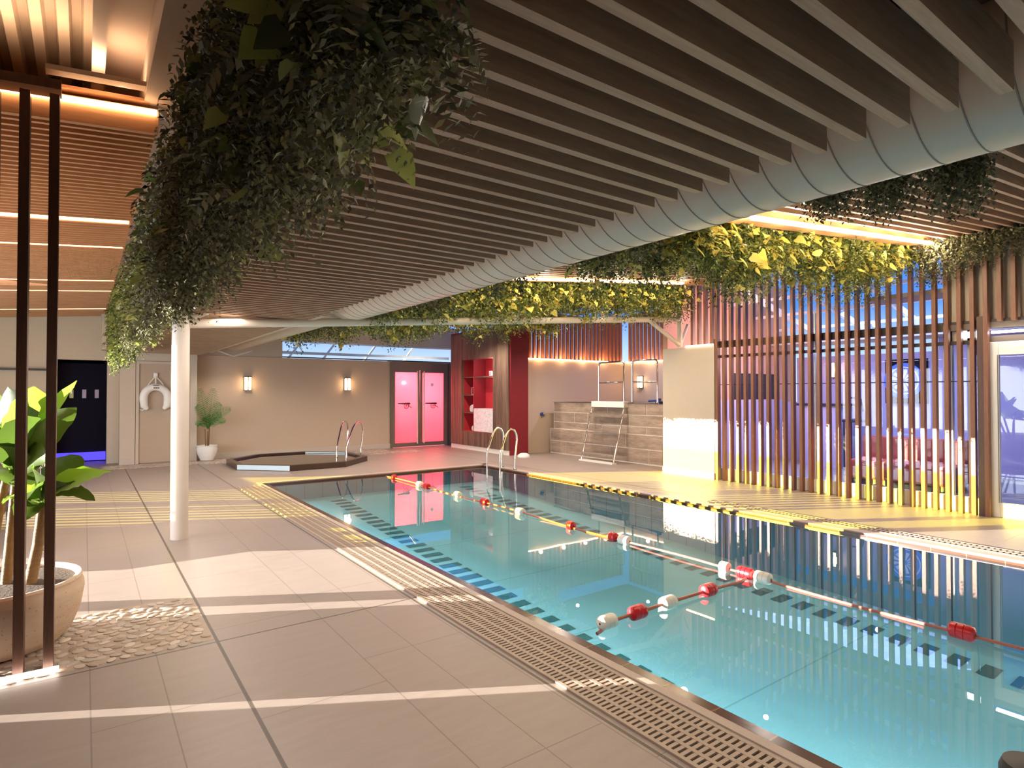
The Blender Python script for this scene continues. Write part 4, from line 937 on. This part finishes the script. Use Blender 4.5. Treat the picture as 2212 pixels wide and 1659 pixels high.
# ================================================================= FOLIAGE HELPERS
def rot_frames(D, rng, up=None):
    D = D / np.linalg.norm(D, axis=1, keepdims=True)
    U = np.tile(np.array([0, 0, 1.0]), (len(D), 1)) + rng.normal(0, .5, D.shape)
    Sd = np.cross(D, U); Sd /= np.linalg.norm(Sd, axis=1, keepdims=True) + 1e-9
    Nn = np.cross(Sd, D); return np.stack([Sd, D, Nn], axis=2)
LEAF_V = np.array([(0, 0, 0), (-.30, .38, .06), (0, .42, -.03), (.30, .38, .06), (0, 1, -.10)]); LEAF_F = [(0, 2, 1), (0, 3, 2), (1, 2, 4), (2, 3, 4)]
HEART_V = np.array([(0, 0, 0), (-.30, -.04, .05), (-.42, .25, .08), (-.25, .62, .03), (0, 1, -.12), (.25, .62, .03), (.42, .25, .08), (.30, -.04, .05), (0, .4, -.03)])
HEART_F = [(8, 0, 1), (8, 1, 2), (8, 2, 3), (8, 3, 4), (8, 4, 5), (8, 5, 6), (8, 6, 7), (8, 7, 0)]
def scatter(name, mat_, parent, P, R, Sc, tv, tf, tubes=None):
    W = np.einsum('nij,kj->nki', R, tv) * Sc[:, None, None] + P[:, None, :]
    n, k, _ = W.shape; F = np.array([list(f) for f in tf]); FF = (F[None] + (np.arange(n) * k)[:, None, None]).reshape(-1, F.shape[1])
    V_ = W.reshape(-1, 3); org = np.array(world_loc(parent)); V_ = V_ - org
    me = bpy.data.meshes.new(name)
    me.vertices.add(len(V_)); me.vertices.foreach_set('co', V_.astype(np.float32).ravel())
    m_ = F.shape[1]; me.loops.add(FF.size); me.loops.foreach_set('vertex_index', FF.astype(np.int32).ravel())
    me.polygons.add(len(FF)); me.polygons.foreach_set('loop_start', (np.arange(len(FF)) * m_).astype(np.int32))
    me.update(calc_edges=True); me.validate()
    me.materials.append(M[mat_]); o = bpy.data.objects.new(name, me); col.objects.link(o); o.parent = parent; return o

def strands(rng, S0, L, step, leaf):
    """hanging vines: returns leaf positions, directions, sizes"""
    P, D, Z = [], [], []
    for s0, l in zip(S0, L):
        k = max(2, int(l / step)); t = np.linspace(0, 1, k)
        ph = rng.uniform(0, 6.28, 2); am = rng.uniform(.01, .06)
        x = s0[0] + am * np.sin(ph[0] + t * 5) + rng.normal(0, .03) * t; y = s0[1] + am * np.sin(ph[1] + t * 4.3) + rng.normal(0, .03) * t; z = s0[2] - l * t
        az = rng.uniform(0, 6.28, k)
        P.append(np.stack([x, y, z], 1)); D.append(np.stack([np.cos(az), np.sin(az), -rng.uniform(.2, 1.4, k)], 1)); Z.append(leaf * rng.uniform(.6, 1.25, k) * (1 - .35 * t))
    return np.concatenate(P), np.concatenate(D), np.concatenate(Z)
def ferns(rng, C, length, n_pairs=12):
    P, D, Z = [], [], []
    for c in C:
        az = rng.uniform(0, 6.28); l = length * rng.uniform(.6, 1.2); dr = rng.uniform(.6, 1.6)
        t = np.linspace(.08, 1, n_pairs); hx = np.cos(az) * l * .55; hy = np.sin(az) * l * .55
        x = c[0] + hx * np.sin(t * 1.6); y = c[1] + hy * np.sin(t * 1.6); z = c[2] + .05 * np.sin(t * 3) - l * dr * .6 * t ** 1.6
        T_ = np.stack([np.gradient(x), np.gradient(y), np.gradient(z)], 1); T_ /= np.linalg.norm(T_, axis=1, keepdims=True)
        side = np.cross(T_, np.array([0, 0, 1.0])); side /= np.linalg.norm(side, axis=1, keepdims=True) + 1e-9
        for sg in (-1, 1):
            P.append(np.stack([x, y, z], 1)); D.append(side * sg + T_ * .45); Z.append(l * .20 * np.sin(np.clip(t, .0, .97) * 2.6 + .5).clip(.15))
    return np.concatenate(P), np.concatenate(D), np.concatenate(Z)
FERN_V = np.array([(0, 0, 0), (-.16, .45, .02), (0, 1, -.06), (.16, .45, .02)]); FERN_F = [(0, 3, 2, 1)]

def hanging(label, seed, start, n_str, len_fn, n_fern, n_broad, mats, leaf=.045, broad=.09, step=.035, fern_len=.3, group='hanging plant rows', core=None):
    """start(rng,n)->Nx3 start points of a row"""
    rng = np.random.default_rng(seed); S0 = start(rng, n_str); c = S0.mean(0)
    g = T('hanging_plants', label, 'hanging plants', tuple(c), group)
    P, D, Z = strands(rng, S0, len_fn(rng, S0), step, leaf)
    scatter('trailing_foliage', mats[0], g, P, rot_frames(D, rng), Z, LEAF_V, LEAF_F)
    if n_fern:
        S1 = start(rng, n_fern); l1 = len_fn(rng, S1); S1[:, 2] -= l1 * rng.uniform(.05, .8, len(S1))
        P, D, Z = ferns(rng, S1, fern_len); scatter('fern_fronds', mats[1], g, P, rot_frames(D, rng), Z, FERN_V, FERN_F)
    if n_broad:
        S2 = start(rng, n_broad); l2 = len_fn(rng, S2); S2[:, 2] -= l2 * rng.uniform(.05, .85, len(S2))
        az = rng.uniform(0, 6.28, len(S2)); D = np.stack([np.cos(az), np.sin(az), -rng.uniform(.1, 1.2, len(S2))], 1)
        S2[:, 0] += .08 * np.cos(az); S2[:, 1] += .08 * np.sin(az)
        scatter('broad_leaves', mats[2], g, S2, rot_frames(D, rng), broad * rng.uniform(.6, 1.3, len(S2)), HEART_V, HEART_F)
    return g
# row along the left edge of the main canopy
def st_left(y0, y1):
    def f(rng, n):
        x = rng.uniform(.39, .64, n); y = rng.uniform(y0, y1, n); z = np.where(x < .52, rng.uniform(2.6, 3.35, n), rng.uniform(2.48, 2.6, n)); return np.stack([x, y, z], 1)
    return f
def len_left(rng, S_):
    clump = .5 + .5 * np.sin(S_[:, 1] * 5.1 + np.sin(S_[:, 1] * 2.3) * 2)
    tgt = 2.42 - .10 * (S_[:, 0] < .5) - .34 * clump ** 2 * rng.uniform(.1, 1, len(S_)); return np.clip(S_[:, 2] - tgt, .12, 1.3)
hanging('dense dark hanging plants at the near end of the flat canopy edge', 11, st_left(1.12, 4.6), 2600, len_left, 700, 420, ('leaf_dark', 'leaf_dark', 'leaf_fern'), .036, .09, .026)
hanging('hanging plants on the flat canopy edge just beyond the middle', 12, st_left(4.6, 9.2), 1700, len_left, 700, 400, ('leaf_dark', 'leaf_fern', 'leaf_vine'), .052, .10, .036)
hanging('greener hanging plants at the far end of the flat canopy edge above the column', 13, st_left(9.2, 13.6), 1400, lambda r, s: len_left(r, s) + .06, 600, 300, ('leaf_vine', 'leaf_fern', 'leaf_vine'), .065, .11, .045)
# cross rows over the pool
def st_row(x0, x1, y0, y1):
    def f(rng, n):
        x = rng.uniform(x0, x1, n); y = rng.uniform(y0, y1, n); return np.stack([x, y, ZR + .04 + KR * x], 1)
    return f
def len_row(base, amp, fr):
    def f(rng, S_):
        c = .5 + .5 * np.sin(S_[:, 0] * fr + np.sin(S_[:, 0] * 1.7) * 2); return np.clip(base - .18 + amp * 1.7 * c * rng.uniform(.2, 1, len(S_)) + rng.uniform(-.15, .05, len(S_)), .15, None)
    return f
hanging('hanging plant row in front of the batten screen with golden leaves', 21, st_row(3.3, 9.35, 3.36, 3.78), 2400, len_row(.55, .30, 6), 1100, 1300, ('leaf_vine', 'leaf_fern', 'leaf_yellow'), .050, .105, .036)
hanging('middle hanging plant row along the roof truss', 22, st_row(3.0, 9.35, 7.0, 7.9), 2400, len_row(.62, .22, 5), 1100, 1400, ('leaf_vine', 'leaf_fern', 'leaf_yellow'), .060, .11, .045)
hanging('farthest hanging plant row above the spa tub', 23, st_row(2.95, 9.2, 10.6, 11.2), 1500, len_row(.62, .22, 5), 600, 900, ('leaf_vine', 'leaf_fern', 'leaf_yellow'), .075, .13, .055)
def led_glow(x0, x1, n, y, e):
    for k in range(n):
        x = x0 + (x1 - x0) * (k + .5) / n
        dl = bpy.data.lights.new('led_glow', 'POINT'); dl.energy = e; dl.color = (1, .82, .56); dl.shadow_soft_size = .06
        lo = bpy.data.objects.new('led_glow', dl); col.objects.link(lo); lo.location = (x, y, ZR + KR * x - .10)
led_glow(4.6, 9.3, 7, 3.0, 15); led_glow(4.2, 8.8, 6, 6.6, 17); led_glow(3.6, 8.6, 5, 10.2, 14)
# row beside the duct
def st_duct(y0, y1, x0=3.18, x1=3.46):
    def f(rng, n):
        x = rng.uniform(x0, x1, n); y = rng.uniform(y0, y1, n); return np.stack([x, y, ZR + .04 + KR * x], 1)
    return f
def len_duct(rng, S_):
    c = .5 + .5 * np.sin(S_[:, 1] * 4.3); return .35 + .32 * c * rng.uniform(.3, 1, len(S_))
hanging('dark hanging plants along the far side of the duct', 31, st_duct(2.5, 11.0), 1500, len_duct, 200, 60, ('leaf_dark', 'leaf_dark', 'leaf_fern'), .05, .09, .038)
for k, (ya, yb_, ln, lab) in enumerate([(1.60, 1.72, .50, 'smallest dark plant clump below the duct, nearest the LED strip'), (1.28, 1.46, .56, 'middle dark plant clump hanging below the duct'), (.95, 1.16, .62, 'largest dark plant clump hanging at the upper right below the duct')]):
    hanging(lab, 40 + k, st_duct(ya, yb_, 3.28, 3.56), 300, lambda r, s, ln=ln: ln * r.uniform(.65, 1.12, len(s)), 50, 30, ('leaf_dark', 'leaf_dark', 'leaf_dark'), .036, .07, .024, .18, 'plant clumps below the duct')
def st_wall(rng, n):
    y = rng.uniform(.3, 3.3, n); return np.stack([rng.uniform(9.05, 9.38, n), y, np.full(n, 3.66)], 1)
hanging('dark hanging plants on the right wall above the glazed door', 51, st_wall, 1000, lambda r, s: .22 + .16 * r.uniform(0, 1, len(s)) + .34 * np.clip((s[:, 1] - 2.4), 0, .8), 160, 40, ('leaf_dark', 'leaf_dark', 'leaf_fern'), .05, .08, .036)

# ================================================================= POTTED PLANTS
cR = Vector((.811, -.585, 0)); cF = Vector((.585, .811, 0))
def at(px, py, dpt):
    """a point of the plant given as bearing and height seen from the path, at its own distance"""
    b_ = (829.5 - py) / 1280; hp = math.radians(.87); u = math.sin(hp) + b_ * math.cos(hp); f_ = math.cos(hp) - b_ * math.sin(hp)
    return cR * ((px - 1106) / 1280 * dpt / f_) + cF * dpt + Vector((0, 0, 1.6 + u / f_ * dpt))
pc = (-.45, 4.95)
pot = T('potted_banana_plant', 'large broad-leaved plant in a rough beige clay pot behind the brown posts', 'potted plant', (pc[0], pc[1], 0))
MB().lathe([(0, .0), (.34, 0), (.40, .06), (.445, .18), (.465, .30), (.462, .34), (.45, .365), (.455, .385), (.445, .40), (.42, .395), (.41, .36), (0, .355)], (pc[0], pc[1], .012), 56).build('pot', 'clay', pot, smooth=True)
MB().lathe([(0, .385), (.22, .385), (.415, .372)], (pc[0], pc[1], .012), 40).build('soil', 'soil', pot, smooth=True)
def stalk(pts, rads): return MB().tube(pts, rads, 12).build('trunk', 'trunk', pot, smooth=True)
b1 = Vector((-.27, 4.84, .38)); tops = at(92, 1090, 3.78)
stalk([b1, b1.lerp(tops, .5) + Vector((.01, 0, 0)), tops], [.034, .030, .024])
b2 = Vector((-.39, 4.92, .38)); top2 = at(34, 1040, 3.9)
stalk([b2, b2.lerp(top2, .5), top2], [.030, .026, .022])
b3 = Vector((-.50, 5.02, .38)); top3 = at(28, 960, 4.05); stalk([b3, b3.lerp(top3, .5), top3], [.028, .024, .02])
def banana_leaf(base, tip, width, droop, twist, seed, parent=pot, m='leaf_banana', n=12):
    rng = random.Random(seed); base, tip = Vector(base), Vector(tip); ax = tip - base; L_ = ax.length; axn = ax.normalized()
    side0 = axn.cross(Vector((0, 0, 1)));
    if side0.length < .1: side0 = Vector((1, 0, 0))
    side0.normalize(); side = (Matrix.Rotation(twist, 3, axn) @ side0); nrm = side.cross(axn)
    mid = base.lerp(tip, .5) + Vector((0, 0, droop)); b = MB(); rows = []
    pst = .16
    for i in range(n + 1):
        t_ = i / n; p = base * (1 - t_) ** 2 + mid * 2 * t_ * (1 - t_) + tip * t_ ** 2
        w = 0 if t_ < pst else width * math.sin(math.pi * ((t_ - pst) / (1 - pst)) ** .75) ** .6 * .5
        w = max(w, .004) * (1 + rng.uniform(-.10, .10))
        dz = nrm * (w * .28) if nrm.z > 0 else -nrm * (w * .28)
        rows.append([p - side * w + dz + nrm * rng.uniform(-.01, .01), p - side * w * .5 + dz * .35, p, p + side * w * .5 + dz * .35, p + side * w + dz + nrm * rng.uniform(-.01, .01)])
    vs = [v for r_ in rows for v in r_]; fs = [(i * 5 + k, i * 5 + k + 1, (i + 1) * 5 + k + 1, (i + 1) * 5 + k) for i in range(n) for k in range(4)]
    b.add(vs, fs); return b.build('leaf', m, parent, smooth=True)
A1, A2, A3 = tops, top2, top3
for i, (b0, px_, py_, dp, w, dr_, tw) in enumerate([
    (A1, 240, 1018, 3.75, .15, .10, -.5), (A1, 205, 1082, 3.60, .10, .12, .3), (A1, 175, 985, 4.0, .16, .08, .8), (A1, 70, 1010, 3.6, .17, .05, -1.0), (A1, 5, 1090, 3.6, .17, .12, .4),
    (A1, 112, 985, 4.1, .14, .04, 1.3), (A1, 40, 1130, 3.5, .14, .10, -.3), (A2, 166, 822, 4.1, .11, .10, -.6), (A2, 165, 880, 3.8, .13, .12, -.9), (A2, 75, 835, 4.0, .26, .05, 1.5),
    (A2, 18, 835, 3.9, .26, .05, 1.4), (A2, 100, 1000, 3.7, .24, .10, 1.0), (A2, -40, 900, 3.9, .2, .1, .3), (A2, 120, 870, 4.3, .18, .1, 1.2), (A3, 62, 1000, 3.9, .22, .12, .9),
    (A3, -30, 830, 4.1, .2, .1, .8), (A3, 10, 1010, 3.8, .2, .14, -.9), (A1, -40, 1010, 3.9, .2, .1, .1), (A3, 105, 905, 4.2, .2, .08, 1.4), (A2, 60, 900, 3.7, .22, .10, .2), (A2, -10, 960, 3.7, .22, .10, -.4), (A1, 55, 1080, 3.5, .18, .14, .6), (A3, 90, 850, 4.2, .2, .06, .1), (A1, 150, 1045, 3.65, .14, .10, -.2)]):
    if i in (0, 4, 5, 7, 9, 12, 14): lm = 'leaf_banana_sunlit'
    else: lm = 'leaf_banana'
    banana_leaf(b0 + Vector((random.uniform(-.01, .01), random.uniform(-.01, .01), 0)), at(px_, py_, dp), w * 1.25, dr_, tw, i, m=lm)
sm = MB(); sm.tube([at(96, 900, 4.1), at(100, 1100, 4.0)], .01, 6)

pp = T('potted_palm', 'small potted palm in a white pot beside the back wall', 'potted plant', (2.36, 15.6, 0))
MB().lathe([(0, 0), (.14, 0), (.20, .14), (.225, .26), (.215, .32), (.225, .345), (.20, .35), (.19, .31), (0, .30)], (2.36, 15.55, .02), 40).build('pot', 'white', pp, smooth=True)
for dx, dy, h in ((-.03, 0, .75), (.03, .02, .85), (0, -.03, .70)): MB().tube([(2.36 + dx, 15.55 + dy, .31), (2.36 + dx * 1.6, 15.55 + dy, h)], [.016, .010], 8).build('stem', 'trunk', pp, smooth=True)
rngp = random.Random(4)
def frond(base, tip, arch, lw):
    base, tip = Vector(base), Vector(tip); mid = base.lerp(tip, .5) + Vector((0, 0, arch)); b = MB(); n = 22
    P_ = [base * (1 - t_) ** 2 + mid * 2 * t_ * (1 - t_) + tip * t_ ** 2 for t_ in [i / n for i in range(n + 1)]]
    b.tube(P_, [.007 * (1 - .7 * i / n) for i in range(n + 1)], 5)
    for i in range(3, n):
        tg = (P_[i + 1] - P_[i - 1]).normalized(); sd_ = tg.cross(Vector((0, -1, .3))).normalized(); l_ = lw * math.sin(math.pi * (i / n) ** .8) ** .7 + .02
        for sg in (-1, 1):
            d_ = (sd_ * sg + tg * .75 + Vector((0, 0, -.15))).normalized(); w_ = tg * .007
            b.add([P_[i] - w_ * .5, P_[i] + d_ * l_ * .5 - w_ * .8, P_[i] + d_ * l_, P_[i] + d_ * l_ * .5 + w_ * .9, P_[i] + w_ * .5], [(0, 1, 2, 3, 4)])
    return b.build('frond', 'leaf_palm', pp)
fb = (2.36, 15.5, .75)
for tip, ar_, lw in [((2.47, 15.45, 1.72), .05, .20), ((2.20, 15.6, 1.72), .05, .18), ((2.86, 15.5, 1.22), .22, .15), ((2.12, 15.5, 1.30), .2, .14), ((2.75, 15.5, .92), .2, .13), ((2.12, 15.5, .85), .2, .12), ((2.60, 15.3, 1.35), .2, .16), ((2.3, 15.3, 1.05), .2, .13), ((2.70, 15.75, 1.1), .2, .14)]:
    frond(fb, tip, ar_, lw)
for o in list(bpy.data.meshes):
    pass
